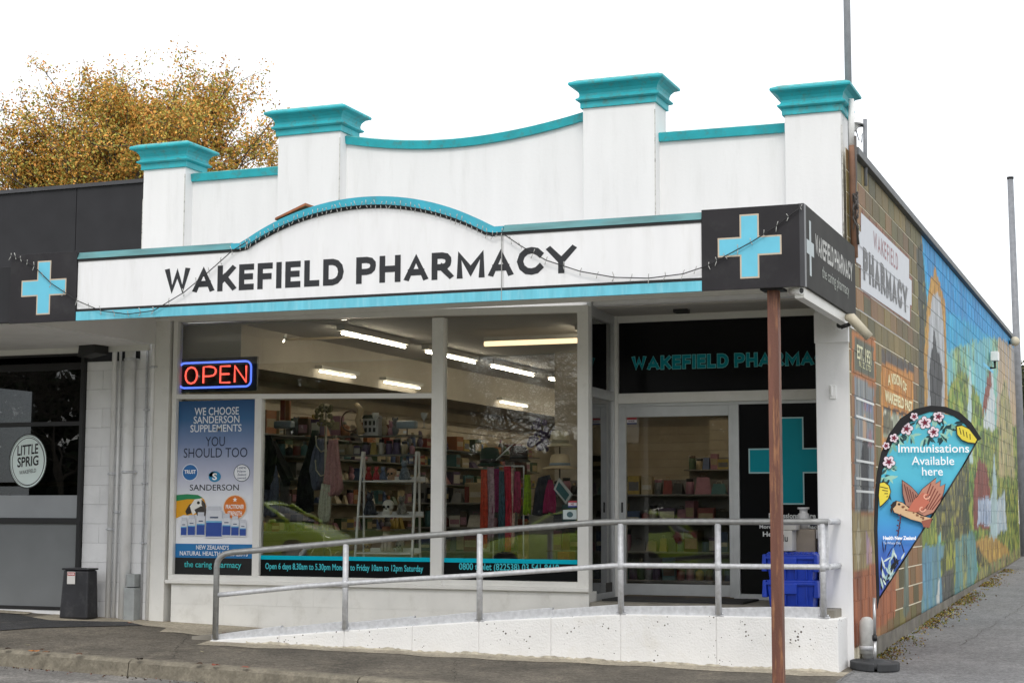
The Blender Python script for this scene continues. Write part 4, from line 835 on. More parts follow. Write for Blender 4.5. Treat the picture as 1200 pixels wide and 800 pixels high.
# ================================================================== INSIDE THE SHOP
FZ = .62
inm = mat('shop_wall_paint', (.40, .355, .29), .8, .06)
IN = B
MB().box(-7.95, -.13, .26, 14, FZ-.1, FZ).build('shop_floor', mat('shop_carpet', (.10, .085, .07), .95, .2, 9), B)
MB().box(-7.95, -.13, .30, 14, 3.70, 3.74).build('ceiling', mat('shop_ceiling', (.42, .40, .37), .85, .04), B)
MB().box(-8.0, -7.9, .26, 14, FZ, 3.70).build('inner_side_wall', inm, B)
MB().box(-.13, -.10, 1.13, 14, FZ, 3.70).build('inner_side_wall', inm, B)
MB().box(-7.9, -.13, 13.9, 14, FZ, 3.70).build('inner_back_wall', inm, B)
MB().box(-7.9, -7.05, .3, 13.9, 3.22, 3.70).build('bulkhead', mat('bulkhead_paint', (.40, .36, .30), .8, .05), B)
MB().box(-4.0, -.13, 9.5, 10.1, 3.1, 3.70).build('bulkhead', mat('bulkhead_paint', (.40, .36, .30), .8, .05), B)
MB().box(-7.55, -6.9, .5, .95, .86, 3.70).build('inner_pillar', inm, B) if False else None
MB().box(-4.75, -4.35, 4.6, 5.0, FZ, 3.70).build('inner_pillar', mat('bulkhead_paint', (.40, .36, .30)), B)
SL = mat('slatwall_board', (.50, .43, .32), .6, .08, 3, obvar=.05)
for k in range(16):
    MB().box(-7.9, -7.87, .45, 13.2, FZ+.1+k*.152, FZ+.1+k*.152+.142).build('slat', SL, B)
for k in range(16): MB().box(-7.0, -3.4, 13.4, 13.43, FZ+.1+k*.152, FZ+.1+k*.152+.142).build('slat', SL, B)
for k in range(12): MB().box(-3.5, -2.3, 8.0, 8.03, FZ+.5+k*.152, FZ+.5+k*.152+.142).build('slat', SL, B)
MB().box(-3.5, -2.3, 8.032, 8.12, FZ, 2.95).build('slat_backing', inm, B)
# window stage
MB().box(-7.7, -2.76, .12, 1.25, .62, .80).build('window_stage', mat('stage_felt', (.06, .055, .05), .9), B)
# fluorescent tubes
TUBE = emis('lit_tube', (1., .87, .68), 38); TUBEL = emis('lit_tube_left_row', (1., .88, .70), 11); TUBED = emis('dim_lit_tube', (1., .70, .40), 2.2)
def tubelight(x, y0, y1, z, w=.02, m=TUBE, lab='', along='y', x1=0):
    t = thing('tube_light', lab, 'ceiling light', (x, y0, z), 'tube lights on the shop ceiling')
    if along == 'y':
        MB().box(x-.05, x+.05, y0-.04, y1+.04, z+.03, 3.70 if z > 3.3 else z+.07).build('batten', mat('light_batten', (.5, .48, .44)), t); MB().tube([(x, y0, z), (x, y1, z)], w, 8).build('tube', m, t)
    else:
        MB().box(x, x1, y0-.03, y0+.03, z+.03, z+.08).build('batten', mat('light_batten', (.5, .48, .44)), t); MB().tube([(x, y0, z), (x1, y0, z)], w, 8).build('tube', m, t)
for a, b, l in ((.72, 2.43, 'nearest tube light behind the upper left window'), (3.08, 4.7, 'tube light seen across the central mullion'), (5.32, 6.98, 'tube light in the upper middle of the tall window')): tubelight(-5.96, a, b, 3.6, .012, TUBE, l)
for a, b, l in ((2.1, 3.08, 'small tube light above the neon sign'), (3.95, 5.1, 'second tube light of the left row'), (8.2, 9.4, 'farthest tube light of the left row')): tubelight(-7.0+.02, a, b, 3.30, .012, TUBEL, l)
for a, b, l in ((1.6, 2.6, 'tube light high behind the return window'), (5.0, 6.0, 'tube light low behind the return window')): tubelight(-3.35, a, b, 3.6, .012, TUBE, l)
a, z = AY(568, 403, 2.3); b, _ = AY(690, 397, 2.2); tubelight(a, 2.3, 0, z, .03, TUBED, 'long dim tube light across the top of the tall window', 'x', b)
a, z = AY(283, 400, 1.4); b, _ = AY(425, 402, 1.4)
t = thing('track_light', 'track light with white spot lamps behind the upper left window', 'ceiling light', (a, 1.4, z)); MB().box(a, b, 1.38, 1.42, z-.012, z+.012).build('track', mat('glow_track', (.6, .5, .35)), t)
for u in (322, 332):
    x, z1 = AY(u, 398, 1.38); MB().tube([(x, 1.39, z1+.12), (x+.02, 1.3, z1-.02)], [.045, .05], 12).build('spot_lamp', PW, t); MB().ball((x+.022, 1.29, z1-.03), .035, 10).build('bulb', TUBE, t)
for x_, y_, l in ((-5.96, 7.7, 'fourth tube light of the middle row, far inside'), (-5.96, 10.2, 'farthest tube light of the middle row'), (-4.0, 4.4, 'tube light between the middle row and the door'), (-1.1, 1.5, 'tube light just inside the glass door'), (-1.6, 3.0, 'tube light above the near right shelf unit'), (-1.6, 6.5, 'tube light above the middle shelf unit'), (-1.6, 10.6, 'tube light before the back wall'), (-5.9, 9.5, 'tube light deep in the shop on the left')): tubelight(x_, y_, y_+1.6, 3.6, .012, TUBE, l)  # middle-row tubes continue that row; the others are unseen, added to brighten the shop
# neon OPEN sign behind the left pane
x0, z0 = AY(206, 460, .09); x1, z1 = AY(301.5, 417.5, .09)
NS = thing('open_sign', 'blue and red neon OPEN sign hanging inside the upper left window', 'sign', ((x0+x1)/2, .09, z0))
MB().box(x0, x1, .09, .12, z0, z1).build('backboard', mat('sign_black', (.008, .008, .01), .3), NS)
RED = emis('red_neon', (1., .10, .07), 2.4); BLU = emis('blue_neon', (.10, .18, 1.), 2.2)
mx, mz = x1-x0, z1-z0; rr = .07; cx0, cx1, cz0, cz1 = x0+.05, x1-.07, z0+.05, z1-.05
lp = []
for (ccx, ccz, a0) in ((cx1-rr, cz1-rr, 0), (cx0+rr, cz1-rr, 90), (cx0+rr, cz0+rr, 180), (cx1-rr, cz0+rr, 270)):
    for a in range(0, 91, 18): t = math.radians(a0+a); lp.append((ccx+rr*math.cos(t), .078, ccz+rr*math.sin(t)))
lp.append(lp[0]); MB().tube(lp, .011, 6).build('blue_border', BLU, NS)
def neon(ch, xa_, xb_, za_, zb_):
    m = MB(); w_ = STK[ch][0]
    for ln in STK[ch][1]: m.tube([(xa_+(xb_-xa_)*a/w_, .076, za_+(zb_-za_)*b) for a, b in ln], .0105, 6)
    m.build('red_letter', RED, NS)
for ch, a, b in (('O', .125, .27), ('P', .35, .50), ('E', .56, .68), ('N', .755, .895)): neon(ch, x0+mx*a-.02*(a > .7), x0+mx*b-.02*(a > .7), z0+.10, z1-.10)
# ---------- goods
GM = {}
PAL = {'red': '#6e2a24', 'orange': '#8a5530', 'yellow': '#9a8645', 'green': '#3c4f36', 'teal': '#3a5f62', 'blue': '#34466a', 'purple': '#4a3a55', 'pink': '#8f6470', 'white': '#a8a397', 'cream': '#94866a', 'brown': '#4a3526', 'black': '#17161a', 'grey': '#5a5b5c'}
def gmat(c): return mat('goods_'+c, PAL[c], .45, .1, 30)
def gmesh(kind, c):
    key = (kind, c)
    if key in GM: return GM[key]
    m = MB(); c2 = random.choice(['white', 'cream', 'black', 'brown', 'grey', 'pink'])
    if kind == 'box': m.box(-.5, .5, -.5, .5, 0, 1).box(-.44, .44, -.503, -.499, random.uniform(.08, .3), random.uniform(.45, .9), mi=1)
    elif kind == 'bottle': m.lathe([(.4, 0), (.5, .04), (.5, .62), (.2, .76), (.17, .8)], n=8).lathe([(.22, .8), (.22, 1)], n=8, mi=1)
    elif kind == 'jar': m.lathe([(.45, 0), (.5, .05), (.5, .75), (.44, .8)], n=10).lathe([(.47, .8), (.47, 1)], n=10, mi=1)
    elif kind == 'soft_toy': m.ball((0, 0, .3), .42, 8, sz=.75).ball((0, -.05, .72), .3, 8).ball((-.22, 0, .95), .11, 6).ball((.22, 0, .95), .11, 6)
    elif kind == 'bag': m.hexa([(-.5, -.4, 0), (.5, -.4, 0), (.5, .4, 0), (-.5, .4, 0)], [(-.38, -.05, .8), (.38, -.05, .8), (.38, .05, .8), (-.38, .05, .8)]).tube([(-.2, 0, .78), (-.15, 0, .97), (.15, 0, .97), (.2, 0, .78)], .03, 4, mi=1)
    o = m.build('goods', [gmat(c), gmat(c2)], origin=(0, 0, 0)); GM[key] = o.data; bpy.data.objects.remove(o); return GM[key]
NG = 0
def good(kind, c, x, y, z, w, d, h, where, rz=0):
    global NG
    o = bpy.data.objects.new({'box': 'goods_box', 'bottle': 'goods_bottle', 'jar': 'goods_jar', 'soft_toy': 'soft_toy', 'bag': 'gift_bag'}[kind], gmesh(kind, c)); COL.objects.link(o)
    o.location = (x, y, z); o.scale = (w, d, h); o.rotation_euler = (0, 0, rz); NG += 1
    if x < -7.5: where += ', nearest the window' if y < 3.6 else ', midway along' if y < 7 else ', far end'
    tag(o, f"small {c} {kind.replace('_', ' ')} {where}", {'box': 'box', 'bottle': 'bottle', 'jar': 'jar', 'soft_toy': 'toy', 'bag': 'bag'}[kind], f"{c} {kind.replace('_', ' ')} goods {where}"); return o
SHM = mat('glass_shelf_edge', (.12, .12, .11), .3)
def shelfY(y0, y1, z, x=-7.86, d=.32, th=.02):
    return MB().box(x, x+d, y0, y1, z-th, z).build('wall_shelf', SHM, None, label=f"{ {2.52: 'topmost', 2.26: 'second highest', 1.98: 'third highest', 1.66: 'fourth highest'}.get(z, 'lowest')} long shelf on the slat wall inside the shop", cat='shelf')
for z, w in ((2.52, 'on the top wall shelf'), (2.26, 'on the second wall shelf'), (1.98, 'on the third wall shelf'), (1.66, 'on the fourth wall shelf'), (1.30, 'on the lowest wall shelf')):
    shelfY(.9, 11.5, z); y = 1.0
    while y < 11.3:
        kind = random.choice(['box', 'box', 'bottle', 'jar', 'soft_toy', 'box', 'bag']); big = z == 2.52
        ww = random.uniform(.07, .24 if big else .18)*(1.6 if y > 6 else 1); hh = random.uniform(.10, .32 if big else .21)
        if kind in ('bottle', 'jar'): ww = min(ww, .10)
        if random.random() < .9: good(kind, random.choice(list(PAL)), -7.68, y+ww/2, z, ww if kind != 'box' else .2, ww, hh, w, math.pi/2+random.uniform(-.2, .2) if kind == 'box' else math.pi/2)
        y += ww+random.uniform(.01, .07)
def gondola(x0, x1, y, top, n, nm, dy=.35):
    t = thing('gondola', f'{nm} free standing shelf unit inside the shop', 'shelf unit', ((x0+x1)/2, y, FZ))
    MB().box(x0, x1, y, y+.03, FZ, top).build('back_panel', mat('gondola_grey', (.18, .17, .16), .6), t)
    for k in range(n):
        z = FZ+.12+k*(top-FZ-.3)/max(1, n-1); MB().box(x0, x1, y-dy, y-.001, z-.02, z).build('shelf', mat('gondola_grey', (.18, .17, .16)), t); x = x0+.05
        while x < x1-.1:
            kind = random.choice(['box', 'bottle', 'jar', 'box', 'bag']); ww = random.uniform(.08, .2); hh = random.uniform(.14, .27)
            if kind in ('bottle', 'jar'): ww = min(ww, .1)
            good(kind, random.choice(['brown', 'black', 'white', 'cream', 'yellow', 'green', 'pink', 'blue', 'teal', 'grey', 'red', 'purple']), x+ww/2, y-.2, z, ww, min(.2, ww), hh, f'on the {nm} unit, shelf {["one", "two", "three", "four"][k]} from the floor', random.uniform(-.3, .3)); x += ww+random.uniform(.0, .03)
    return t
gondola(-4.3, -1.9, 3.4, 1.95, 4, 'near right')
gondola(-6.3, -4.9, 3.6, 1.85, 4, 'near left')
gondola(-3.6, -.6, 7.2, 2.35, 4, 'middle', .3)
MB().box(-6.8, -4.4, 9, 9.7, FZ, 1.6).build('counter', mat('counter_laminate', (.25, .27, .28), .4), None, .01, label='grey service counter deep inside the shop', cat='counter')
# ---------- display things in the left window
def WP(u, v, Y): x, z = AY(u, v, Y); return x, Y, z
STZ = .80
lad = thing('ladder_shelf', 'white ladder shelf with three trays in the left window', 'shelf', (X0(455, 600, .6), .6, STZ))
LW = mat('white_wood', (.72, .71, .68), .5)
for (ut, ub) in ((425, 414.5), (488, 482)):
    a = WP(ut, 529, .85); xb_ = X0(ub, 662, .45); MB().tube([(xb_, .45, STZ), a], .016, 4, sm=False).build('leg', LW, lad)
for (ut, ub) in ((427, 424), (491, 490.5)):
    a = WP(ut, 529, .87); xb_ = X0(ub, 662, 1.0); MB().tube([(xb_, 1.05, STZ), a], .014, 4, sm=False).build('leg', LW, lad)
for v, ul, ur, y in ((563, 424, 485.5, .72), (604, 419.5, 483.5, .60), (647, 416, 480, .5)):
    x0, y0, z0 = WP(ul, v, y); x1 = X0(ur, v, y); MB().box(x0, x1, y, y+.3, z0-.014, z0).box(x0, x1, y+.29, y+.3, z0, z0+.05).build('tray', LW, lad)
DSP = 'on the ladder shelf'
def figure(u, vb, vt, Y, fn, name, m, label, cat, group=None, s=1):
    x, y, z = WP(u, vb, Y); h = AY(u, vt, Y)[1]-z; mb = MB(); fn(mb, x, y, z, h); return mb.build(name, m, None, label=label, cat=cat, group=group)
def skull(mb, x, y, z, h):
    mb.ball((x, y, z+h*.62), h*.40, 14, sz=.95); mb.box(x-h*.22, x+h*.22, y-h*.34, y+h*.1, z, z+h*.34)
    for s_ in (-1, 1): mb.ball((x+s_*h*.15, y-h*.34, z+h*.52), h*.10, 8, mi=1)
    mb.prism([(x-h*.04, y-h*.40, z+h*.34), (x+h*.04, y-h*.40, z+h*.34), (x, y-h*.40, z+h*.44)], (0, .02, 0), mi=1)
    for i in range(-2, 3): mb.box(x+i*h*.08-h*.006, x+i*h*.08+h*.006, y-h*.345, y-h*.34, z+h*.04, z+h*.22, mi=1)
def sitcat(mb, x, y, z, h):
    mb.lathe([(h*.26, 0), (h*.3, h*.12), (h*.22, h*.42), (h*.13, h*.62)], (x, y, z), 12, sy=.8); mb.ball((x, y-h*.05, z+h*.76), h*.17, 12)
    for s_ in (-1, 1):
        mb.prism([(x+s_*h*.03, y-h*.04, z+h*.88), (x+s_*h*.15, y-h*.04, z+h*.84), (x+s_*h*.12, y-h*.04, z+h*1.0)], (0, .03, 0)); mb.tube([(x+s_*h*.08, y-h*.2, z+h*.4), (x+s_*h*.08, y-h*.26, z)], [h*.06, h*.07], 6)
    mb.tube([(x+h*.2, y+h*.1, z+.02), (x+h*.36, y, z+h*.06), (x+h*.3, y-h*.15, z+h*.05)], h*.045, 6)
SKM = [mat('bone_resin', (.55, .53, .46), .5), BLACK]; DARKFIG = mat('dark_resin', (.03, .035, .045), .25, .3, 40); MOT = mat('mottled_resin', (.16, .15, .13), .4, .6, 60)
figure(455, 602.5, 585, .5+.22, skull, 'skull_ornament', SKM, 'cream skull ornament on the middle tray of the ladder shelf', 'ornament')
figure(433.5, 603, 575, .72, sitcat, 'cat_figurine', DARKFIG, 'glossy black cat figurine left of the cream skull', 'figurine')
figure(471, 602.5, 580, .72, sitcat, 'cat_figurine', MOT, 'mottled grey cat figurine right of the cream skull', 'figurine')
def dog(mb, x, y, z, h):
    sitcat(mb, x, y, z, h*.9); mb.lathe([(h*.34, h*.80), (h*.33, h*.83), (h*.17, h*.85), (h*.15, h*.99)], (x, y-.02, z), 12, mi=1); mb.box(x-h*.16, x+h*.16, y-h*.3, y-h*.2, z+h*.42, z+h*.54, mi=2)
figure(453, 646, 616, .62, dog, 'dog_figurine', [mat('cream_dog', (.5, .42, .32), .5), mat('brown_hat', (.16, .06, .03)), mat('red_scarf', (.35, .03, .03))], 'cream dog figurine with brown hat and red scarf on the lowest tray', 'figurine')
figure(431, 646, 634, .62, skull, 'skull_ornament', [mat('brassy_resin', (.35, .26, .10), .35, .4, 50), BLACK], 'small brassy skull ornament at the left of the lowest tray', 'ornament')
figure(469, 646, 632, .62, skull, 'skull_ornament', [mat('mossy_resin', (.25, .24, .17), .5, .4, 50), BLACK], 'grey green skull ornament at the right of the lowest tray', 'ornament')
for u, vt, m_, l, f_ in ((432, 546, mat('dark_red_resin', (.25, .02, .02), .3), 'dark figurine with red cape at the left of the top tray', sitcat), (441, 546, mat('crimson_fig', (.35, .03, .04), .35), 'crimson figurine second on the top tray', sitcat), (449, 546, mat('blue_grey_fig', (.10, .13, .2), .35), 'blue grey figurine third on the top tray', sitcat), (459, 548, mat('tan_fig', (.38, .22, .13), .5), 'tan shell ornament on the top tray', skull), (474, 538, mat('slate_fig', (.13, .16, .19), .4, .6, 40), 'large slate dragon ornament at the right of the top tray', sitcat)):
    figure(u, 562, vt, .85, f_, 'figurine', [m_, BLACK], l, 'figurine')
# coat stand with garments
cst_ = thing('coat_stand', 'ornate metal coat stand carrying scarves in the left window', 'coat stand', (X0(381, 640, .75), .75, STZ))
xc_ = X0(380.5, 600, .75); zt_ = AY(380, 478, .75)[1]; MM = mat('antique_cream_metal', (.42, .38, .28), .45, .2, 20)
MB().tube([(xc_, .75, STZ), (xc_, .75, zt_)], .014, 8).ball((xc_, .75, zt_), .05, 10).build('pole', MM, cst_)
for s_, zz in ((-1, .0), (1, .0), (-1, -.28), (1, -.30)):
    z = AY(380, 520, .75)[1]+zz+.03; MB().tube([(xc_, .75, z-.1), (xc_+s_*.06, .75, z-.12), (xc_+s_*.12, .75, z-.05), (xc_+s_*.13, .75, z+.05)], .008, 6).ball((xc_+s_*.13, .75, z+.055), .014, 6).build('hook', MM, cst_)
for s_ in (-1, 1): MB().tube([(xc_, .75, STZ+.35), (xc_+s_*.10, .7, STZ+.33), (xc_+s_*.16, .65, STZ+.2), (xc_+s_*.22, .62, STZ+.28), (xc_+s_*.26, .62, STZ+.30)], .008, 6).build('foot_scroll', MM, cst_)
FLM = mat('posy', (.16, .14, .07), .7, .6, 50); q = MB()
for i in range(26): a = random.uniform(0, 6.28); q.ball((xc_+random.uniform(-.10, .10), .72+random.uniform(-.06, .04), zt_-.10+random.uniform(-.13, .14)), random.uniform(.018, .04), 6)
q.build('artificial_posy', FLM, None, label='green and brown artificial posy on top of the coat stand', cat='ornament')
def cloth(pts_l, pts_r, Y, m_, name, label, cat, folds=5, amp=.03, nseg=14, group=None, thick=.035):
    """hanging cloth between two outlines given top to bottom as picture points on the plane Y"""
    L = [WP(u, v, Y) for u, v in pts_l]; Rr = [WP(u, v, Y) for u, v in pts_r]
    def samp(P_, t):
        s_ = t*(len(P_)-1); i = min(int(s_), len(P_)-2); f_ = s_-i; return [P_[i][k]*(1-f_)+P_[i+1][k]*f_ for k in range(3)]
    ny, nx = 14, 22; mb = MB(); V = []
    ph = random.uniform(0, 6)
    for side in (0, 1):
        for j in range(ny+1):
            t = j/ny; a, b = samp(L, t), samp(Rr, t)
            for i in range(nx+1):
                s_ = i/nx; w_ = math.sin(s_*folds*math.pi*2+ph+.6*t)*amp*(.3+.7*t)+math.sin(s_*folds*3.3+t*3)*amp*.3
                ed = math.sqrt(max(0, 1-(2*s_-1)**2)); V.append((a[0]*(1-s_)+b[0]*s_, Y+w_+(-1 if side == 0 else 1)*thick*ed, a[2]*(1-s_)+b[2]*s_+.012*math.sin(s_*9+ph)*t))
    k = (ny+1)*(nx+1); F_ = []
    for side in (0, 1):
        for j in range(ny):
            for i in range(nx):
                q = side*k+j*(nx+1)+i; f4 = (q, q+1, q+nx+2, q+nx+1); F_.append(f4 if side else f4[::-1])
    for i in range(nx):
        F_.append((i, i+1, k+i+1, k+i)); q = ny*(nx+1)+i; F_.append((q+1, q, k+q, k+q+1))
    mb.add(V, F_, sm=True); return mb.build(name, m_, None, label=label, cat=cat, group=group)
PK_ = mat('dusty_pink_knit', (.42, .22, .21), .9, .2, 40, .5, 120)
cloth([(385, 515), (381, 545), (378, 573), (384, 580)], [(396, 515), (399, 545), (402, 572), (395, 580)], .62, PK_, 'scarf', 'dusty pink knitted scarf hanging on the coat stand', 'scarf')
cloth([(377, 566), (374, 585), (373, 600), (376, 612)], [(388, 568), (388, 588), (388, 602), (385, 612)], .60, mat('cream_knit', (.48, .47, .36), .9, .2, 40, .5, 120), 'scarf', 'cream knitted scarf hanging below the pink one', 'scarf')
cloth([(372, 514), (366, 530), (363, 550), (368, 573)], [(379, 514), (380, 535), (379, 555), (374, 573)], .8, mat('blue_grey_wool', (.12, .13, .18), .9, .2, 40, .5, 120), 'scarf', 'blue grey shawl on the left hooks of the coat stand', 'scarf')
cloth([(366, 504), (358, 535), (349, 560), (346, 600)], [(373, 504), (371, 535), (368, 560), (368, 600)], .95, mat('black_wool', (.008, .008, .01), .9), 'coat', 'long black coat hanging behind the coat stand', 'coat')
cloth([(307, 510), (305, 530), (305, 555), (306, 572)], [(317, 510), (326, 530), (322, 555), (316, 572)], .6, mat('black_wool', (.008, .008, .01)), 'jacket', 'black jacket at the left edge of the left window', 'jacket', 3)
cloth([(316, 516), (320, 535), (327, 555), (334, 570)], [(322, 516), (329, 530), (338, 545), (344, 560)], .7, mat('black_wool', (.008, .008, .01)), 'jacket', 'black jacket sleeve spread to the right of the denim shirt', 'jacket', 2)
cloth([(318, 545), (311, 570), (307, 590), (308, 604)], [(324, 545), (327, 570), (327, 590), (324, 604)], .66, mat('pale_denim', (.16, .18, .25), .85, .3, 30), 'shirt', 'pale denim shirt below the black jacket', 'shirt', 4)
cloth([(328, 540), (328, 565), (329, 585), (331, 600)], [(334, 540), (339, 565), (338, 585), (337, 600)], .75, mat('grey_brown_shirt', (.10, .09, .09), .85, .3, 30), 'shirt', 'grey brown shirt beside the denim shirt', 'shirt', 3)
# radio shaped gadgets on stands, ring ornament, house box, wavy board, stemmed glasses, vase group
def gadget(u, v, Y, label):
    x, y, z = WP(u, v, Y); t = thing('speaker_gadget', label, 'radio', (x, y, z-.06)); g_ = mat('slate_plastic', (.20, .24, .27), .35)
    MB().hexa([(x-.12, y-.05, z-.045), (x+.12, y-.05, z-.045), (x+.12, y+.05, z-.045), (x-.12, y+.05, z-.045)], [(x-.12, y-.05, z+.045), (x+.12, y-.05, z+.045), (x+.12, y+.05, z+.045), (x-.12, y+.05, z+.045)]).build('body', g_, t, .02)
    for s_ in (-1, 1): MB().lathe([(.055, -.02), (.055, 0), (.04, .01)], (0, 0, 0), 14).build('speaker_cone', BLACK, t).matrix_local = Matrix.Translation((s_*.10, -.055, .06)) @ Matrix.Rotation(math.pi/2, 4, 'X')
    MB().box(x-.02, x+.02, y-.06, y-.058, z-.1, z-.07).build('price_tag', PW, t); MB().box(x-.005, x+.005, y, y+.01, z-.12, z-.04).build('stand', BLACK, t)
gadget(333, 497.5, .85, 'grey twin speaker radio at the left of the left window'); gadget(477, 497.5, .85, 'grey twin speaker radio at the right of the left window')
x, y, z = WP(411, 493, 1.0); MB().tube([(x+.12*math.cos(t), y, z+.12*math.sin(t)) for t in np.linspace(0, 6.283, 25)], .01, 6).build('ring_ornament', mat('dark_twig', (.10, .06, .04)), None, label='dark twig hoop ornament above the glass shelf', cat='ornament')
x, y, z = WP(434, 510, 1.1); hb = thing('toy_house', 'grey white house shaped box with dark windows behind the ladder shelf', 'box', (x, y, z)); MB().box(x-.10, x+.10, y, y+.1, z, z+.20).build('walls', mat('house_grey', (.35, .34, .33), .6), hb)
MB().prism([(x-.11, y-.01, z+.2), (x+.11, y-.01, z+.2), (x+.08, y-.01, z+.24), (x-.08, y-.01, z+.24)], (0, .12, 0)).build('roof', BLACK, hb)
for i in range(3):
    for j in range(2): MB().box(x-.075+i*.055, x-.045+i*.055, y-.006, y-.001, z+.04+j*.08, z+.09+j*.08).build('window', BLACK, hb)
pts = [(X0(417, 473, 1.0), 1.0, AY(417, 473, 1.)[1]), (X0(423, 480, 1.), 1., AY(423, 480, 1.)[1]), (X0(419, 492, 1.), 1., AY(419, 492, 1.)[1]), (X0(424, 508, 1.), 1., AY(424, 508, 1.)[1])]
MB().tube(pts, [.03, .04, .035, .04], 6).build('wavy_board', mat('pale_wood', (.45, .34, .2)), None, label='pale wavy wooden board standing between the hoop and the toy house', cat='board')
for u, l in ((440, 'clear stemmed glass left of the right radio'), (497, 'clear stemmed glass at the right edge of the left window')):
    x, y, z = WP(u, 501, .7); MB().lathe([(.03, 0), (.006, .01), (.006, .08), (.035, .12), (.04, .17), (.038, .17), (.03, .12), (.001, .09)], (x, y, z), 12).build('stemmed_glass', mat('glassware', (.5, .5, .48), .1), None, label=l, cat='glass')
# pink and cream toys on a glass shelf, hanging orange pack
for u, c, k in ((450, 'cream', 'soft_toy'), (459, 'pink', 'soft_toy'), (463, 'grey', 'soft_toy'), (357, 'brown', 'box'), (372, 'purple', 'box'), (395, 'pink', 'box'), (347, 'grey', 'soft_toy'), (404, 'orange', 'bottle')):
    x, y, z = WP(u, 510, 1.25); good(k, c, x, y, z, .13, .1, random.uniform(.15, .24), 'on the glass shelf behind the left window')
x0, x1 = X0(308, 511, 1.25), X0(490, 511, 1.25); MB().box(x0, x1, 1.15, 1.4, AY(400, 511, 1.25)[1]-.014, AY(400, 511, 1.25)[1]).build('glass_shelf', SHM, None, label='upper glass shelf hung behind the left window', cat='shelf')
x0, x1 = X0(308, 535, 1.25), X0(490, 535, 1.25); z = AY(400, 533, 1.25)[1]; MB().box(x0, x1, 1.15, 1.4, z-.014, z).build('glass_shelf', SHM, None, label='lower glass shelf hung behind the left window', cat='shelf')
for u in range(330, 486, 9): 
    x = X0(u, 530, 1.25); good(random.choice(['box', 'bottle', 'jar', 'bag']), random.choice(['pink', 'purple', 'red', 'yellow', 'cream', 'black', 'teal', 'white']), x, 1.25, z, random.uniform(.06, .11), .08, random.uniform(.10, .18), 'on the lower glass shelf behind the left window')
x, y, z = WP(333, 495, 1.6)
for i, (u, l) in enumerate(((331, 'left'), (337, 'right'))): x = X0(u, 480, 1.6); MB().box(x-.03, x+.03, 1.6, 1.63, AY(u, 492, 1.6)[1], AY(u, 469, 1.6)[1]).build('hanging_pack', gmat('orange' if i else 'red'), None, label=f'{l} one of two orange red packs hanging upper left in the left window', cat='pack')
# white swan-neck ornament and black urn at the foot
x, y, z = WP(351, 662, .5); x2, _, z2 = WP(357, 618, .5); MB().tube([(x, .5, STZ), (x-.01, .5, STZ+.12), (x+.02, .5, STZ+.26), (x+.09, .5, STZ+.34), (x+.13, .5, STZ+.33)], [.06, .045, .03, .025, .02], 10).build('swan_ornament', PW, None, label='white swan neck ornament at the foot of the coat stand', cat='ornament')
for u, m_, l in ((372, DARKFIG, 'black patterned urn under the coat stand'), (360, PW, 'small white vase beside the black urn'), (386, mat('dark_pot', (.05, .05, .06), .3, .7, 60), 'dark speckled pot right of the black urn')):
    x = X0(u, 650, .6); MB().lathe([(.04, 0), (.07, .05), (.075, .12), (.045, .19), (.055, .22)], (x, .6, STZ), 14).build('vase', m_, None, label=l, cat='vase')
# ---------- display things in the tall right window
def hat(u, v, Y, r, h, m_, band, label, brim=1.9, tilt=0):
    x, y, z = WP(u, v, Y); t = thing('hat', label, 'hat', (x, y, z)); MB().lathe([(r*brim, -.01), (r*brim, 0), (r*1.02, .02), (r*.98, h*.6), (r*.85, h*.92), (r*.4, h), (.01, h*1.0)], (x, y, z), 20).build('crown', m_, t)
    MB().lathe([(r*1.035, .025), (r*1.01, h*.35)], (x, y, z), 20).build('hat_band', band, t); 
    MB().tube([(x, y, z-.002), (x, y, z-.25)], .008, 6).build('stand', BLACK, t); return t
STR = mat('straw', (.66, .55, .36), .8, .2, 50); 
hat(656, 522, .8, .105, .17, STR, mat('straw_band', (.35, .3, .2)), 'tall pale straw hat at the upper right of the tall window', 1.35)
hat(656, 548, .55, .11, .15, mat('tan_hat', (.58, .43, .26), .8), mat('blue_grey_band', (.22, .26, .30)), 'tan sun hat with a blue grey band below the straw hat', 1.7)
hat(574, 545, .75, .11, .20, mat('dark_green_felt', (.012, .035, .022), .9), BLACK, 'dark green felt hat at the left of the tall window', 1.35)
hat(608, 540, .8, .10, .17, mat('dark_brown_felt', (.025, .014, .010), .9), BLACK, 'dark brown felt hat with a white price tag', 1.3)
cloth([(602, 530), (603, 540), (605, 552), (607, 560)], [(614, 530), (617, 540), (618, 550), (615, 558)], .78, mat('brown_fringe', (.10, .035, .015), .9), 'scarf', 'brown fringed wrap hanging under the brown hat', 'scarf', 3)
q = MB(); x, y, z = WP(636, 505, .9)
for i in range(30): q.ball((x+random.uniform(-.13, .13), .9+random.uniform(-.06, .06), z+random.uniform(-.2, .14)), random.uniform(.02, .05), 6)
q.build('artificial_flowers', mat('mauve_flowers', (.10, .07, .14), .8, .8, 40), None, label='dusky mauve artificial flowers beside the straw hat', cat='flowers')
rk = thing('garment_rack', 'thin white metal rack of bright scarves in the tall window', 'rack', (X0(590, 640, .7), .7, STZ))
x0, x1 = X0(578, 640, .7), X0(613.5, 640, .7); zt_ = AY(600, 546, .7)[1]; Wm = mat('white_wire', (.65, .64, .6), .4)
for x in (x0, x1): MB().tube([(x, .7, STZ), (x, .7, zt_)], .009, 6).build('upright', Wm, rk)
MB().tube([(x0, .7, zt_), (x1, .7, zt_)], .009, 6).build('bar', Wm, rk); MB().tube([(x0, .7, STZ+.22), (x1, .7, STZ+.22)], .007, 6).build('bar', Wm, rk)
a = WP(579, 541, .7); b = WP(600, 521, .7); MB().tube([a, b], .008, 6).build('arm', Wm, rk)
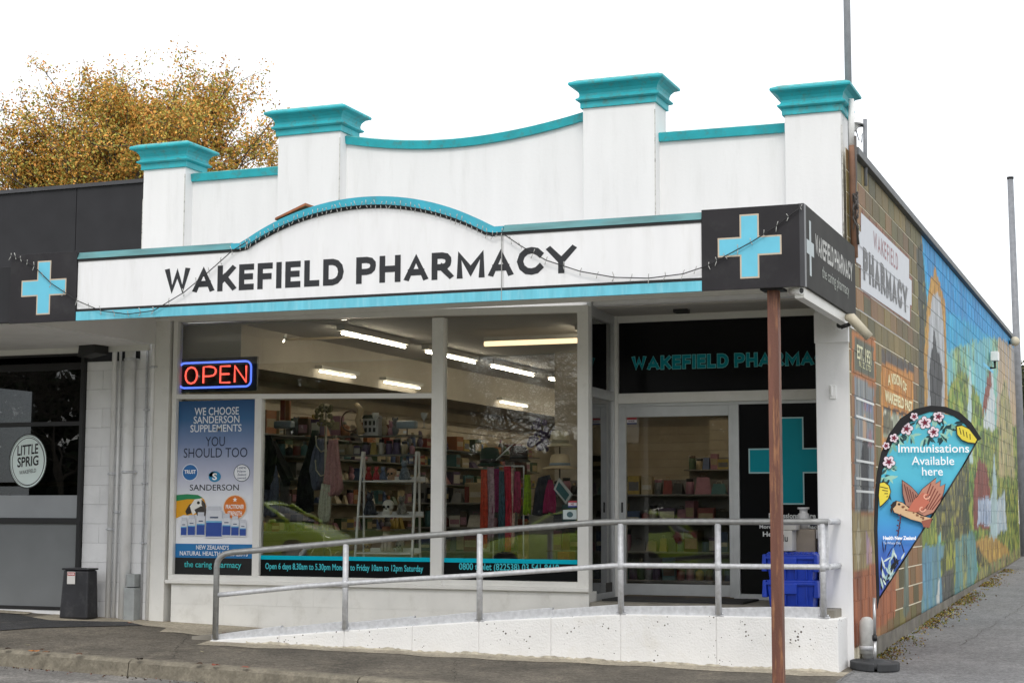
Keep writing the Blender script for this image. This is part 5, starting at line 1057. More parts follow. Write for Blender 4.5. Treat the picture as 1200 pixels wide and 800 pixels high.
for i, (ul, ur, vt, vb, c, nm) in enumerate(((563, 572, 550, 641, '#b8452e', 'orange and coral'), (570, 580, 547, 632, '#a88d92', 'pale patterned'), (578, 586, 549, 600, '#8a2a5a', 'magenta'), (584, 592, 552, 646, '#3a5560', 'grey blue'), (590, 600, 546, 645, '#b0243a', 'crimson striped'), (598, 603, 548, 640, '#c9a99a', 'cream striped'), (602, 611, 552, 600, '#8f2048', 'raspberry'), (613, 622, 556, 602, '#7f9a1e', 'lime green fringed'))):
    cloth([(ul+1, vt), (ul, (vt+vb)/2), (ul-.5, vb)], [(ur-1, vt), (ur, (vt+vb)/2), (ur-.5, vb)], .60+.02*(i % 3), mat('scarf_'+c[1:], c, .85, .35, 30), 'scarf', f'{nm} scarf hanging on the white rack in the tall window', 'scarf', 2, .018, thick=.02)
cloth([(630, 560), (626, 575), (624, 590), (623, 603)], [(644, 556), (650, 570), (652, 588), (650, 603)], .8, mat('charcoal_cloak', (.04, .04, .055), .9), 'jacket', 'charcoal jacket right of the lime scarf', 'jacket', 3)
cloth([(643, 562), (639, 575), (637, 590), (637, 600)], [(647, 562), (650, 575), (652, 590), (651, 600)], .68, mat('hot_pink_top', (.30, .02, .09), .9), 'top', 'hot pink top in front of the charcoal jacket', 'top', 2)
x, y, z = WP(657, 575, .5); PF = thing('leaning_picture', 'dark teal picture in a pale frame leaning on its corner in the tall window', 'picture', (x, .5, z-.14)); MB().prism([(x-.08, .5, z+.02), (x-.02, .5, z+.14), (x+.13, .5, z-.04), (x+.06, .5, z-.14)], (0, .03, 0)).build('picture_frame', [mat('frame_white', (.5, .5, .48))], PF)
MB().prism([(x-.055, .496, z+.02), (x-.018, .496, z+.10), (x+.10, .496, z-.04), (x+.055, .496, z-.105)], (0, .003, 0)).build('picture', mat('frame_teal', (.03, .11, .12)), PF)
x, y, z = WP(641, 640, .6); MB().lathe([(.01, 0), (.12, .03), (.2, .12), (.22, .2), (.20, .2), (.1, .06)], (x, .6, STZ), 18, sy=.7).build('wicker_basket', mat('olive_wicker', (.12, .13, .05), .8, .4, 60), None, label='olive wicker basket on the floor of the tall window', cat='basket')
x0, x1 = X0(653, 640, .5), X0(667, 640, .5); MB().box(x0, x1, .5, .7, STZ, STZ+.33).build('cardboard_box', mat('rust_card', (.26, .09, .03), .8), None, .006, label='rust brown carton at the lower right of the tall window', cat='box')
for u0, u1, v0, v1, l, c in ((666, 676, 586.5, 594, 'red and white sticker at the right edge of the tall window', '#c9c2c6'), (660, 676, 597, 608, 'pale rectangular sticker with a dark emblem below the red one', '#b9c4c4')):
    k = printY(.038); xa_, za_ = AY(u0, v1, .04); xb_, zb_2 = AY(u1, v0, .04); k.rect(xa_, za_, xb_, zb_2, c)
    if u0 == 666: k.rect(xa_, zb_2-.018, xb_, zb_2, '#a8323a'); k.rect(xa_, za_, xb_, za_+.015, '#2c3f8a'); k.text('NZ', xa_+.03, za_+.022, xb_-.03, zb_2-.024, '#7a2233', .03)
    else: k.ell((xa_+xb_)/2, (za_+zb_2)/2, .035, .03, '#3d5a60', 14)
    tag(k.build('window_sticker', PRINT), l, 'sticker')
k = printY(DY+.006); xa_, za_ = AY(734.5, 497, DY); xb_, zb_2 = AY(746, 489, DY); k.rect(xa_, za_, xb_, zb_2, '#c9c6c8'); k.rect(xa_, zb_2-.022, xb_, zb_2, '#a03038'); k.rect(xa_, za_, xb_, za_+.016, '#2c3568'); k.text('NZ', xa_+.02, za_+.026, xb_-.02, zb_2-.03, '#302030', .03)
tag(k.build('window_sticker', PRINT), 'red white and blue sticker at the top left of the door glass', 'sticker')
# notice on the return glass
y0, y1 = .45, .8; q = MB(); q.hexa([(xr(y0)-.045, y0, 1.95), (xr(y0)-.042, y0, 1.95), (xr(y1)-.042, y1, 1.95), (xr(y1)-.045, y1, 1.95)], [(xr(y0)-.045, y0, 2.25), (xr(y0)-.042, y0, 2.25), (xr(y1)-.042, y1, 2.25), (xr(y1)-.045, y1, 2.25)]); q.build('paper_notice', mat('paper', (.55, .56, .54)), None, label='white paper notice taped inside the return window', cat='notice')
# ================================================================== PRINTS ON THE GLASS
CYAN, INK = '#00b4cc', '#0c0e10'
k = printY(.040); x0, x1 = M1b+.002, M2a-.002; z0 = ZS+.002; z1 = AY(400, 651.5, .04)[1]; k.rect(x0, z0, x1, z1, INK); k.rect(x0, z1-.045, x1, z1, CYAN)
a = X0(311, 665, .04); b = X0(496, 665, .04); k.text('Open 6 days 8.30am to 5.30pm Monday to Friday 10am to 12pm Saturday', a, AY(311, 668.5, .04)[1], b, AY(311, 659, .04)[1], '#4fc6d2', .015); tag(k.build('opening_hours_banner', GLOSSP), 'black and cyan opening hours banner along the foot of the left window', 'banner')
k = printY(.040); x0, x1 = M2b+.002, M3a-.002; z1 = AY(600, 654.5, .04)[1]; k.rect(x0, z0, x1, z1, INK); k.rect(x0, z1-.045, x1, z1, CYAN)
a = X0(538, 665, .04); b = X0(655, 665, .04); k.text('0800 tablet (822538) 03 541 8418', a, AY(538, 669.5, .04)[1], b, AY(538, 659, .04)[1], '#4fc6d2', .015); tag(k.build('phone_banner', GLOSSP), 'black and cyan phone number banner along the foot of the tall window', 'banner')
# supplements poster in the narrow pane
px0, px1 = JL+.004, M1a-.004; pz0 = ZS+.003; pz1 = zt(M1a)-.004; PWd, PH = px1-px0, pz1-pz0
k = Print((px0, .040, pz0), (PWd/100, 0, 0), (0, 0, PH/200), (0, -1, 0))        # 100 x 200 units
k.grad(0, 20, 100, 200, '#ffffff', '#ffffff', 1, lay=False)
for (y0, y1, a, b) in ((20, 88, '#fbfbfd', '#eceef4'), (88, 112, '#eceef4', '#c3c6da'), (112, 150, '#c3c6da', '#7c8fb6'), (150, 178, '#7c8fb6', '#2f6496'), (178, 200, '#2f6496', '#0f4a7e')): k.k += .0; k.grad(0, y0, 100, y1, a, b, 8, lay=False)
k.v = k.v[4:]; k.f = [[i-4 for i in f] for f in k.f[1:]]; k.c = k.c[1:]; k.mi = k.mi[1:]; k.sm = k.sm[1:]
k.k += 1; k.rect(0, 0, 100, 19, '#090b0d'); k.rect(0, 19, 100, 35, '#1d76b4')
WT = '#e8ecf2'
k.text('WE CHOOSE', 21, 183, 78, 192, WT, .01, lay=False); k.text('SANDERSON', 20, 173.5, 79, 182, WT, .01, lay=False); k.text('SUPPLEMENTS', 16, 163.5, 82, 172, WT, .01, lay=False)
k.text('YOU', 36, 147, 61, 158, '#10203e', .0, lay=False); k.text('SHOULD TOO', 8, 134, 90, 145, '#10203e', .0, lay=False); k.text('SANDERSON', 17, 96, 80, 103, '#1d2430', .005, lay=False)
k.k += 1
k.ell(17, 117, 10.5, 10, '#dfe6f2', lay=False); k.ell(83.5, 116, 10.5, 10, '#3a4658', lay=False); k.k += 1; k.ell(17, 117, 9.5, 9, '#1e6bb0', lay=False); k.ell(83.5, 116, 9.7, 9.2, '#eef0f5', lay=False); k.ell(49, 112, 8, 6.2, '#2388b8', lay=False); k.ell(46.5, 114.5, 5, 3, '#54b4d6', lay=False)
k.k += 1; k.text('TRUST', 9.5, 115.5, 24.5, 120, '#ffffff', .03, lay=False); k.text('S', 46, 108, 52, 116, '#ffffff', .03, lay=False)
for i, t in enumerate(('100%', 'New', 'Zealand', 'owned')): k.text(t, 78, 120.5-i*3.8, 89, 123-i*3.8, '#2a3a6a', .01, lay=False)
# macaw's head
k.poly([(0, 91), (14, 92), (28, 91), (36, 86), (39, 78), (38, 70), (34, 66), (28, 69), (20, 67), (10, 68), (0, 64)], '#e8a613')
k.poly([(0, 91), (14, 92), (28, 91), (34, 88), (28, 86), (14, 86), (0, 84)], '#1d8a56'); k.poly([(12, 72), (17, 80), (22, 82), (20, 70), (14, 68)], '#2a1c12'); k.poly([(18, 78), (24, 86), (33, 87), (37, 80), (34, 76), (28, 72), (22, 68), (20, 72)], '#f2efe8')
k.poly([(24, 74), (32, 78), (38, 78), (39, 70), (36, 64), (33, 61), (34, 67), (28, 67)], '#3a3430'); k.poly([(33, 86), (38, 81), (39.5, 72), (38, 66), (36.5, 74), (33, 80)], '#4a423c'); k.ell(29, 82, 2, 1.8, '#2c2a22', 10)
k.ell(76, 77, 15, 14.2, '#f3dcc2'); k.ell(76, 77, 14, 13.2, '#e0771c'); k.text('PRACTITIONER', 64.5, 75, 87.5, 80, '#ffffff', .02, lay=False); k.text('STRENGTH', 67, 67.5, 85, 72.5, '#ffffff', .02, lay=False)
st = []
for i in range(10): r_ = 3 if i % 2 == 0 else 1.3; t = math.pi/2+i*math.pi/5; st.append((76+r_*math.cos(t), 85.5+r_*math.sin(t)))
k.poly(st, '#ffffff')
for (x_, w_, h_, cap) in ((11, 8, 18, 4), (21, 10, 20, 4.5), (33, 11, 23, 4.5), (50, 21, 31, 5), (66, 11, 21, 5), (77, 10, 19, 4.5), (87, 8.5, 16, 4)):
    b0 = 42 if w_ > 20 else 44-abs(x_-50)*.02
    k.rect(x_-w_/2, b0, x_+w_/2, b0+h_, '#dcdfe6', False); k.k += .5; k.rect(x_-w_/2*.75, b0+h_, x_+w_/2*.75, b0+h_+cap, '#cfd2da', False); k.rect(x_-w_/2+.3, b0+1.5, x_+w_/2-.3, b0+h_*.6, '#2b4da0', False); k.k += .5; k.rect(x_-w_/2+.3, b0+h_*.56, x_+w_/2-.3, b0+h_*.62, '#6fb6dc', False); k.rect(x_-w_/4, b0+h_*.72, x_+w_/4, b0+h_*.78, '#55607a', False)
k.k += 1
k.text('NEW ZEALAND’S', 28, 28.5, 70, 33.5, WT, .02, lay=False); k.text('NATURAL HEALTH SPECIALISTS', 7, 21.5, 94, 26.5, WT, .02, lay=False); k.text('the caring pharmacy', 13, 6, 86, 15, '#3fc0c4', .01, lay=False)
tag(k.build('supplement_poster', PRINT), 'blue to white supplements poster with a macaw and bottles in the narrow left pane', 'poster')
# ================================================================== BLUE CRATES AND BITS ON THE LANDING
CBL = mat('blue_crate_plastic', (.008, .045, .42), .4, .12, 8)
def crate(z, label, lid):
    x0, x1 = X0(899, 700, -.2), X0(956, 700, -.2); y0, y1 = -.24, .16; h = .265; t = thing('storage_crate', label, 'crate', ((x0+x1)/2, -.05, z), 'blue storage crates stacked on the landing')
    MB().hexa([(x0+.03, y0+.03, z), (x1-.03, y0+.03, z), (x1-.03, y1-.03, z), (x0+.03, y1-.03, z)], [(x0, y0, z+h), (x1, y0, z+h), (x1, y1, z+h), (x0, y1, z+h)]).build('tub', CBL, t, .01)
    MB().box(x0-.015, x1+.015, y0-.015, y1+.015, z+h-.045, z+h-.02).build('rim', CBL, t, .005)
    for a in (.18, .40, .62, .84): xx = x0+(x1-x0)*a; MB().hexa([(xx-.006, y0-.004, z+.03), (xx+.006, y0-.004, z+.03), (xx+.006, y0+.02, z+.03), (xx-.006, y0+.02, z+.03)], [(xx-.006, y0-.014, z+.2), (xx+.006, y0-.014, z+.2), (xx+.006, y0+.01, z+.2), (xx-.006, y0+.01, z+.2)]).build('rib', CBL, t)
    MB().box(x0+.17, x1-.17, y0-.03, y0-.004, z+h-.13, z+h-.03).build('handle', CBL, t, .006)
    for s_ in (x0-.03, x1-.0): MB().hexa([(s_-.01, y0-.02, z+.1), (s_+.04, y0-.02, z+.1), (s_+.04, y1, z+.1), (s_-.01, y1, z+.1)], [(s_, y0-.02, z+h), (s_+.03, y0-.02, z+h), (s_+.03, y1, z+h), (s_, y1, z+h)]).build('lid_flap', CBL, t, .008)
    if lid: 
        for i in range(9): xx = x0+i*(x1-x0)/9; MB().prism([(xx, y0, z+h), (xx+(x1-x0)/9, y0, z+h), (xx+(x1-x0)/18, y0, z+h+.022)], (0, y1-y0, 0)).build('lid_tooth', CBL, t)
crate(.636, 'lower blue lidded crate on the landing behind the handrail', False); crate(.885, 'upper blue lidded crate on top of the other blue crate', True)
zc = 1.15; CARD = mat('brown_cardboard', (.27, .23, .18), .85, .1, 8)
x0, x1 = X0(911, 640, -.0), X0(931, 640, -.0); MB().box(x0, x1, -.12, .1, zc+.03, zc+.23).build('carton', mat('white_card', (.5, .49, .46), .7), None, .003, label='white carton marked Flu on the blue crates', cat='box')
k = printY(-.121); k.text('Flu', x0+.05, zc+.12, x0+.13, zc+.19, '#333333', .02); tag(k.build('carton_print', PRINT), 'black Flu lettering on the white carton', 'lettering')
x0, x1 = X0(926, 640, .06), X0(954, 640, .06); MB().box(x0, x1, .11, .3, zc+.0, zc+.24).build('carton', CARD, None, .004, label='brown cardboard carton behind the white one on the blue crates', cat='box')
x0, x1 = X0(915, 625, -.0), X0(935, 625, -.0); MB().box(x0, x1, -.10, .1, zc+.232, zc+.33).build('container', mat('cream_lidded_box', (.42, .41, .38), .5), None, .008, label='cream lidded container on top of the white carton', cat='box')
x, z = AY(942, 625, .2); MB().lathe([(.055, 0), (.055, .15), (.04, .16), (.04, .19), (.06, .2), (.06, .215)], (x, .2, zc+.241), 14).build('water_filter', mat('white_plastic', (.5, .5, .5), .4), None, label='white cylindrical canister on the brown carton', cat='canister')
stt = thing('step_stool', 'folded white tubular step stool leaning by the right column', 'stool', (X0(955, 650, -.15), -.1, zc)); x0, x1 = X0(946, 650, .18), X0(959, 650, .18)
MB().tube([(x0-.02, .19, .64+.5), (x0, .19, 1.40), (x0+.03, .19, 1.46), (x0+.09, .19, 1.475), (x1-.0, .19, 1.46), (x1+.01, .19, 1.40), (x1, .19, 1.15)], .014, 8).build('frame', PW, stt); MB().box(x0-.1, x1+.02, .17, .21, 1.30, 1.385).build('step', PW, stt, .004)
# ================================================================== TEARDROP FLAG
fx, fy = .20, -.07; fz = ground(fx, fy)
FU = Vector((.931, .365, 0)); FN = Vector((.365, -.931, 0)); dep = (Vector((fx, fy, 0))-Vector((2.8, -16.2, 0))).dot(Vector((-.3654, .9309, 0))); S = dep/F*1.0
def fl(u, v): # photograph point -> flag plane coordinates (a along, b up)
    d = _ray(u, v); n = np.array([FN.x, FN.y, 0]); o = np.array([fx, fy, 0]); t = (n@o-n@CP)/(n@d); p = CP+t*d; return float((p[0]-fx)*FU.x+(p[1]-fy)*FU.y), float(p[2])
FG = thing('feather_flag', 'teardrop banner reading Immunisations Available here beside the brick wall', 'banner', (fx, fy, fz))
k = Print((fx, fy, 0), FU, (0, 0, 1), FN, .0012, warp=lambda a, b: .035*math.sin(b*2.2)+.05*a*a); kb = Print((fx, fy, 0), FU, (0, 0, 1), FN, .0012, warp=k.warp); kb.k = -6; kf = k
outer = [(1027, 713), (1025.5, 660), (1024.5, 620), (1026, 580), (1029, 553), (1034, 530), (1043, 508), (1056, 490), (1072, 479), (1090, 475), (1108, 476.5), (1124, 483), (1137, 495), (1149, 514)]
inner = [(1029.5, 700), (1028.5, 660), (1028, 620), (1030, 580), (1033.5, 556), (1039, 535), (1048, 515), (1060, 498.5), (1074, 487.5), (1090, 482), (1106, 483), (1119, 488), (1131, 497.5), (1144, 517)]
IF = [fl(*p) for p in inner]; OF = [fl(*p) for p in outer]
def gradcol(z, zs=[fl(1060, v)[1] for v in (480, 560, 610, 650, 700)], cs=['#5fc2d4', '#58bed8', '#469fd6', '#4a74cc', '#5562c0']):
    for (za, ca), (zb_, cb) in zip(zip(zs[:-1], cs[:-1]), zip(zs[1:], cs[1:])):
        if z >= zb_: t = min(1, max(0, (za-z)/(za-zb_))); return tuple(np.array(lin(ca))*(1-t)+np.array(lin(cb))*t)
    return lin(cs[-1])
def flagcloth(pts, c=None, k=kf):
    # slice into horizontal strips for a smooth vertical gradient
    zs = [p[1] for p in pts]; lo, hi = min(zs), max(zs); N_ = 46
    def span(z):
        xs = []
        for (x0, z0), (x1, z1) in zip(pts, pts[1:]+pts[:1]):
            if (z0 <= z < z1) or (z1 <= z < z0): xs.append(x0+(x1-x0)*(z-z0)/(z1-z0))
        return (min(xs), max(xs)) if len(xs) >= 2 else None
    prev = None
    for i in range(N_+1):
        z = lo+(hi-lo)*(.0005+.999*i/N_); s_ = span(z)
        if s_ and prev:
            (a0, a1), z0 = prev; M_ = 5
            for j in range(M_): f0, f1 = j/M_, (j+1)/M_; c0, c1 = gradcol(z0), gradcol(z); k.add([k.P(a0+(a1-a0)*f0, z0, k.k), k.P(a0+(a1-a0)*f1, z0, k.k), k.P(s_[0]+(s_[1]-s_[0])*f1, z, k.k), k.P(s_[0]+(s_[1]-s_[0])*f0, z, k.k)], [(0, 1, 2, 3)], [c0, c0, c1, c1] if c is None else c)
        if s_: prev = (s_, z)
    k.k += 1
cl_poly = IF+[fl(1128, 546), fl(1090, 607), fl(1052, 665)]
flagcloth(cl_poly); flagcloth(cl_poly, '#2f8fb0', kb)
def fp(pts, c, lay=True): k.poly([fl(*p) for p in pts], c, lay)
def fel(u, v, ru, rv, c, rot=0, n=12, lay=True): a, b = fl(u, v); k.ell(a, b, ru*S*1.02, rv*S*1.02, c, n, rot, lay)
def leafp(u, v, L, w, ang, c, lay=True):
    tu, tv = u+L*math.cos(ang), v-L*math.sin(ang)
    if v > 600 and (tu > 1029.5+(700-max(tv, 517))*.6257-1.5 or tu < 1029 or u > 1029.5+(700-v)*.6257-1.5): return
    ca, sa = math.cos(ang), math.sin(ang); P_ = [(0, 0), (L*.3, w), (L*.7, w*.7), (L, 0), (L*.7, -w*.7), (L*.3, -w)]
    fp([(u+x*ca-y*sa, v-(x*sa+y*ca)) for x, y in P_], c, lay)
for (u, v) in ((1046, 520), (1060, 500), (1066, 508), (1078, 492), (1094, 488), (1104, 510), (1110, 500), (1118, 498), (1040, 545), (1052, 512), (1086, 512), (1040, 560), (1100, 490), (1036, 575)):
    for i in range(11): leafp(u+random.uniform(-4, 4), v+random.uniform(-3, 3), random.uniform(7, 13), 1.7, random.uniform(-2.6, .6) if v > 495 else random.uniform(-3, 0), random.choice(['#1f3f44', '#7fb7a4', '#31565a', '#9fd0bd']), False)
k.k += 1
for (u, v, r_) in ((1063, 502, 7.8), (1084, 495, 7.8), (1099.5, 488, 6.8), (1094, 506, 6.8), (1048, 513, 5.5), (1042, 541, 7.6), (1071, 488, 5), (1038.5, 522, 4.6)):
    rr_ = [(u+r_*.62*math.cos(t), v+r_*.62*math.sin(t)) for t in [i*2*math.pi/5+u for i in range(5)]]
    for (a, b) in rr_: fel(a, b, r_*.43, r_*.43, '#3a1a2c', lay=False)
    k.k += 1
    for (a, b) in rr_: fel(a, b, r_*.36, r_*.36, '#efdfe8', lay=False)
    k.k += 1
    for (a, b) in rr_: k.line([fl(u, v), fl(u+(a-u)*.9, v+(b-v)*.9)], .012, '#7e1c38', False)
    fel(u, v, r_*.22, r_*.22, '#6a1430')
for pts in ([(1120, 500), (1126, 499), (1134, 503), (1143, 515), (1141, 519), (1133, 518), (1126, 515), (1121, 509)],):
    fp([(a+(a-1131)*.12, b+(b-509)*.14) for a, b in pts], '#2b2a1a'); fp(pts, '#e9d548')
    for t in (0, .25, .5, .75): k.line([fl(1123+t*16, 501+t*10), fl(1125+t*14, 509+t*8)], .008, '#4a3f1a', False)
    k.k += 1
bl = [(1031, 566), (1036, 565), (1041, 569), (1043, 576), (1040, 584), (1034, 590), (1030.5, 593), (1029.5, 580)]; fp([(1030+(a-1030)*1.08, b+(b-578)*.1) for a, b in bl], '#2b2a1a'); fp(bl, '#e9d548')
for t in range(4): k.line([fl(1031+t*2.5, 570+t*4), fl(1040, 572+t*3)], .008, '#4a3f1a', False)
k.k += 1
(a0, b0), (a1, b1) = fl(1052.5, 530.5), fl(1134, 523.5); k.text('Immunisations', a0, fl(1053, 530)[1], a1, fl(1053, 520)[1], '#ffffff', .010, lay=False)
a0, a1 = fl(1068, 540)[0], fl(1117, 540)[0]; k.text('Available', a0, fl(1068, 544.5)[1], a1, fl(1068, 534.5)[1], '#ffffff', .004, lay=False); a0, a1 = fl(1080, 555)[0], fl(1104, 555)[0]; k.text('here', a0, fl(1080, 557)[1], a1, fl(1080, 547)[1], '#ffffff', .004)
# parrot in flight
D_ = '#3a1c1a'; wing1 = [(1061, 592), (1057.5, 578), (1057, 563), (1063, 567), (1068, 571), (1074, 578), (1079, 588), (1072, 596)]
def ol(pts, c, e=1.09): cu_ = sum(p[0] for p in pts)/len(pts); cv_ = sum(p[1] for p in pts)/len(pts); fp([(cu_+(a-cu_)*e, cv_+(b-cv_)*e) for a, b in pts], D_); fp(pts, c)
ol(wing1, '#a87868')
for i in range(5): k.line([fl(1059+i*3.2, 567+i*3), fl(1064+i*2.4, 588)], .01, '#6a3a34', False)
k.k += 1
ol([(1068, 597), (1072, 585), (1080, 573), (1091, 564), (1096, 560), (1095, 567), (1101, 563), (1100, 570), (1106, 567), (1104, 577), (1100, 588), (1092, 600), (1082, 604)], '#bd8570', 1.06)
for i in range(6): k.line([fl(1078+i*2.5, 597), fl(1090+i*2.6, 566+i*3)], .010, '#7a3a30', False)
k.k += 1
ol([(1044, 592), (1050, 587), (1057, 589), (1066, 597), (1078, 604), (1090, 607), (1084, 618), (1077, 611), (1066, 608), (1055, 603), (1047, 600)], '#d8b48c', 1.07)
fp([(1042, 597), (1045, 588), (1050, 586.5), (1049, 592), (1045, 596), (1043, 602)], '#2b2020'); fel(1052.5, 590.5, 1.6, 1.4, '#2b2020', n=8)
for i in range(16): t = random.random(); fel(1056+t*26, 594+t*13+random.uniform(-2, 2), 1.1, .9, '#8a5a40', n=6, lay=False)
k.k += 1; fp([(1062, 598), (1070, 585), (1080, 577), (1088, 579), (1082, 583), (1088, 588), (1080, 597), (1072, 600)], '#c4705a')
for cu_, cv_ in ((1084, 581), (1079, 596)): k.line([fl(cu_+4*math.cos(t)*(1-t/9), cv_+4*math.sin(t)*(1-t/9)) for t in np.linspace(0, 5, 10)], .012, '#f0b49a', False)
k.k += 1; fp([(1078, 610), (1090, 607), (1087, 618), (1080, 617)], '#9a5a48')
k.line([fl(1054, 602), fl(1053, 612), fl(1050, 628)], .012, '#4a2438'); 
for i in range(7): leafp(1053-.4*i, 604+i*3, 3, 1, .6 if i % 2 else 2.6, '#5a2438', False)
k.k += 1
for i in range(9): u_ = random.uniform(1031, 1072); leafp(u_, random.uniform(640, 655), random.uniform(10, 18), .8, 1.57+random.uniform(-.5, .5), '#1c2450', False)
k.k += 1
for i in range(30):
    v_ = random.uniform(655, 702); u_ = random.uniform(1030, max(1032, 1052-(v_-665)*.55)); leafp(u_, v_, random.uniform(9, 17), 1.3, 1.2+random.uniform(-.7, .9), '#14161a', False)
k.k += 1
for i in range(44):
    v_ = random.uniform(652, 702); u_ = random.uniform(1031, max(1032, 1051-(v_-665)*.55)); leafp(u_, v_, random.uniform(8, 16), 1.1, 1.2+random.uniform(-.7, .9), random.choice(['#b7cfc8', '#cfded6', '#8fb0b4']), False)
k.k += 1; a0, a1 = fl(1033, 630)[0], fl(1071, 630)[0]; k.text('Health New Zealand', a0, fl(1033, 632)[1], a1, fl(1033, 627.5)[1], '#ffffff', .035, lay=False); k.text('Te Whatu Ora', a0, fl(1033, 637)[1], fl(1053, 630)[0], fl(1033, 634)[1], '#dfe6f0', .0)
k.build('banner_print', mat('banner_fabric', (1, 1, 1), .75, .03, 8, attr=True), FG)
# cloth back, black sleeve, hem
q = MB(); O_ = Vector((fx, fy, 0)); WPF = lambda a, b, n_=0.: O_+FU*a+Vector((0, 0, b))+FN*(n_+.035*math.sin(b*2.2)+.05*a*a)
n_ = len(IF)
for (p0, p1, q0, q1) in zip(OF[:-1], OF[1:], IF[:-1], IF[1:]):
    q.add([WPF(*p0, .012), WPF(*p1, .012), WPF(*q1, .012), WPF(*q0, .012), WPF(*p0, -.02), WPF(*p1, -.02), WPF(*q1, -.02), WPF(*q0, -.02)], [(0, 3, 2, 1), (4, 5, 6, 7), (0, 1, 5, 4), (2, 3, 7, 6)])
q.build('pole_sleeve', mat('black_webbing', (.016, .016, .018), .8), FG)
q = MB(); hem = [fl(1144, 517), fl(1128, 546), fl(1090, 607), fl(1052, 665), fl(1029.5, 700)]
for a, b in zip(hem[:-1], hem[1:]): q.tube([WPF(*a, .004), WPF(*b, .004)], .008, 5)
q.build('hem', BLACK, FG)
kb.build('cloth_back', mat('banner_fabric', (1, 1, 1), .75, .03, 8, attr=True), FG)
pa, pb = fl(1025.5, 786)[0], fl(1027, 712)[0]
MB().tube([(fx, fy, fz+.05), (fx+.004, fy, fl(1026, 750)[1])], .017, 12).tube([(fx+.004, fy, fl(1026, 750)[1]+.04), (fx+.006, fy, fl(1027, 700)[1])], .015, 12).build('pole', mat('bright_alloy', (.5, .5, .5), .3, metal=.7), FG)
MB().tube([(fx+.004, fy, fl(1026, 750)[1]), (fx+.004, fy, fl(1026, 750)[1]+.05)], .024, 12).build('pole_joint', BLACK, FG)
q = MB()
for i in range(4):
    a0 = i*math.pi/2+.25; st_ = [a0+j*(math.pi/2-.12)/6 for j in range(7)]; pts = [(fx+.235*math.cos(t), fy+.235*math.sin(t)) for t in st_]+[(fx+.06*math.cos(t), fy+.06*math.sin(t)) for t in st_[::-1]]
    q = MB().prism([(x, y, ground(x, y)+.004) for x, y in pts], (0, 0, .075)); q.build('base_segment', mat('black_rubber', (.035, .037, .04), .7, .2, 9), FG, .01)
MB().lathe([(.21, .02), (.21, .06), (.10, .085), (.09, .1), (.03, .1)], (fx, fy, fz), 24).build('base_hub', mat('black_rubber', (.035, .037, .04)), FG)
# bollard by the wall and other street bits
bx, by = AX(1004, 772, .13)[0], 0
x_ = -.0; y_ = .12; t = thing('bollard', 'short weathered grey pipe bollard at the foot of the brick corner', 'bollard', (.1, .12, ground(.1, .12)))
zb_, ztp_ = ground(.1, .12), AX(1004, 726, .1)[1]
MB().lathe([(.055, .0), (.055, .12), (.075, .125), (.075, ztp_-zb_-.09), (.066, ztp_-zb_-.04), (.04, ztp_-zb_-.008), (.005, ztp_-zb_)], (.1, .12, zb_), 16).build('pipe', mat('weathered_pipe', (.5, .5, .48), .6, .2, 9, .2, 50, dirt=(.6, .6, .58), damt=.5, dscale=9), t); MB().lathe([(.077, .16), (.079, .19), (.077, .2)], (.1, .12, zb_), 16).build('collar', GALV, t)
yy, zz = 8.2, AX(1160, 427, 0)[1]
yq, zq = AX(1163, 418, .05); t = thing('flood_light', 'small white floodlight bracketed on the mural above the painted church', 'light', (.05, yq, zq)); MB().box(.03, .16, yq-.12, yq+.12, zq-.08, zq+.09).build('lamp', PW, t, .01); MB().tube([(0, yq, zq-.2), (.09, yq, zq-.2), (.09, yq, zq-.08)], .02, 6).build('bracket', BLACK, t)
yq, zq = AX(1189, 401, .1); t = thing('flood_light', 'small round lamp at the far top corner of the brick wall', 'light', (.1, yq, zq)); MB().ball((.12, yq-.2, zq), .10, 12).build('lamp', mat('aged_cream_plastic', (.55, .5, .38)), t); MB().tube([(0, yq, zq), (.12, yq-.2, zq)], .04, 6).build('bracket', BLACK, t)
u0 = _ray(1186.5, 300); pxp = CP+(20.6-CP[1])/u0[1]*u0
t = thing('light_pole', 'tall thin grey pole standing behind the far end of the mural wall', 'pole', (float(pxp[0]), 20.6, .5)); ztop = AY(1185.6, 210, 20.6)[1]
MB().tube([(float(pxp[0])+.08, 20.6, .4), (float(pxp[0]), 20.6, ztop)], [.09, .065], 10).build('pole', mat('dull_grey_mast', (.23, .24, .26)), t); MB().lathe([(.07, 0), (.075, .05), (.02, .06)], (float(pxp[0]), 20.6, ztop), 10).build('cap', BLACK, t)
# timber gate with sign
gt = thing('timber_gate', 'brown vertical board gate closing the lane beyond the mural wall', 'gate', (1.2, 24, .6)); GW = mat('stained_board', (.16, .07, .04), .8, .25, 6, .3, 60, obvar=.12)
for i in range(26): x = .0+i*.16; MB().box(x, x+.152, 24, 24.03, ground(x, 24)+.03, 2.55+.01*(i % 3)).build('board', GW, gt)
for z in (.9, 2.2): MB().box(0, 4.2, 24.031, 24.08, z, z+.1).build('rail', GW, gt)
a, z0 = AY(1190.5, 573, 23.95); b, z1 = AY(1197, 563, 23.95); k = printY(23.96); k.rect(a, z0, b, z1, '#1f9a5c'); k.text('EXIT', a+.02, z0+.05, b-.02, z1-.05, '#dff0e4', .02); tag(k.build('gate_sign', PRINT), 'small green sign on the board gate', 'sign')
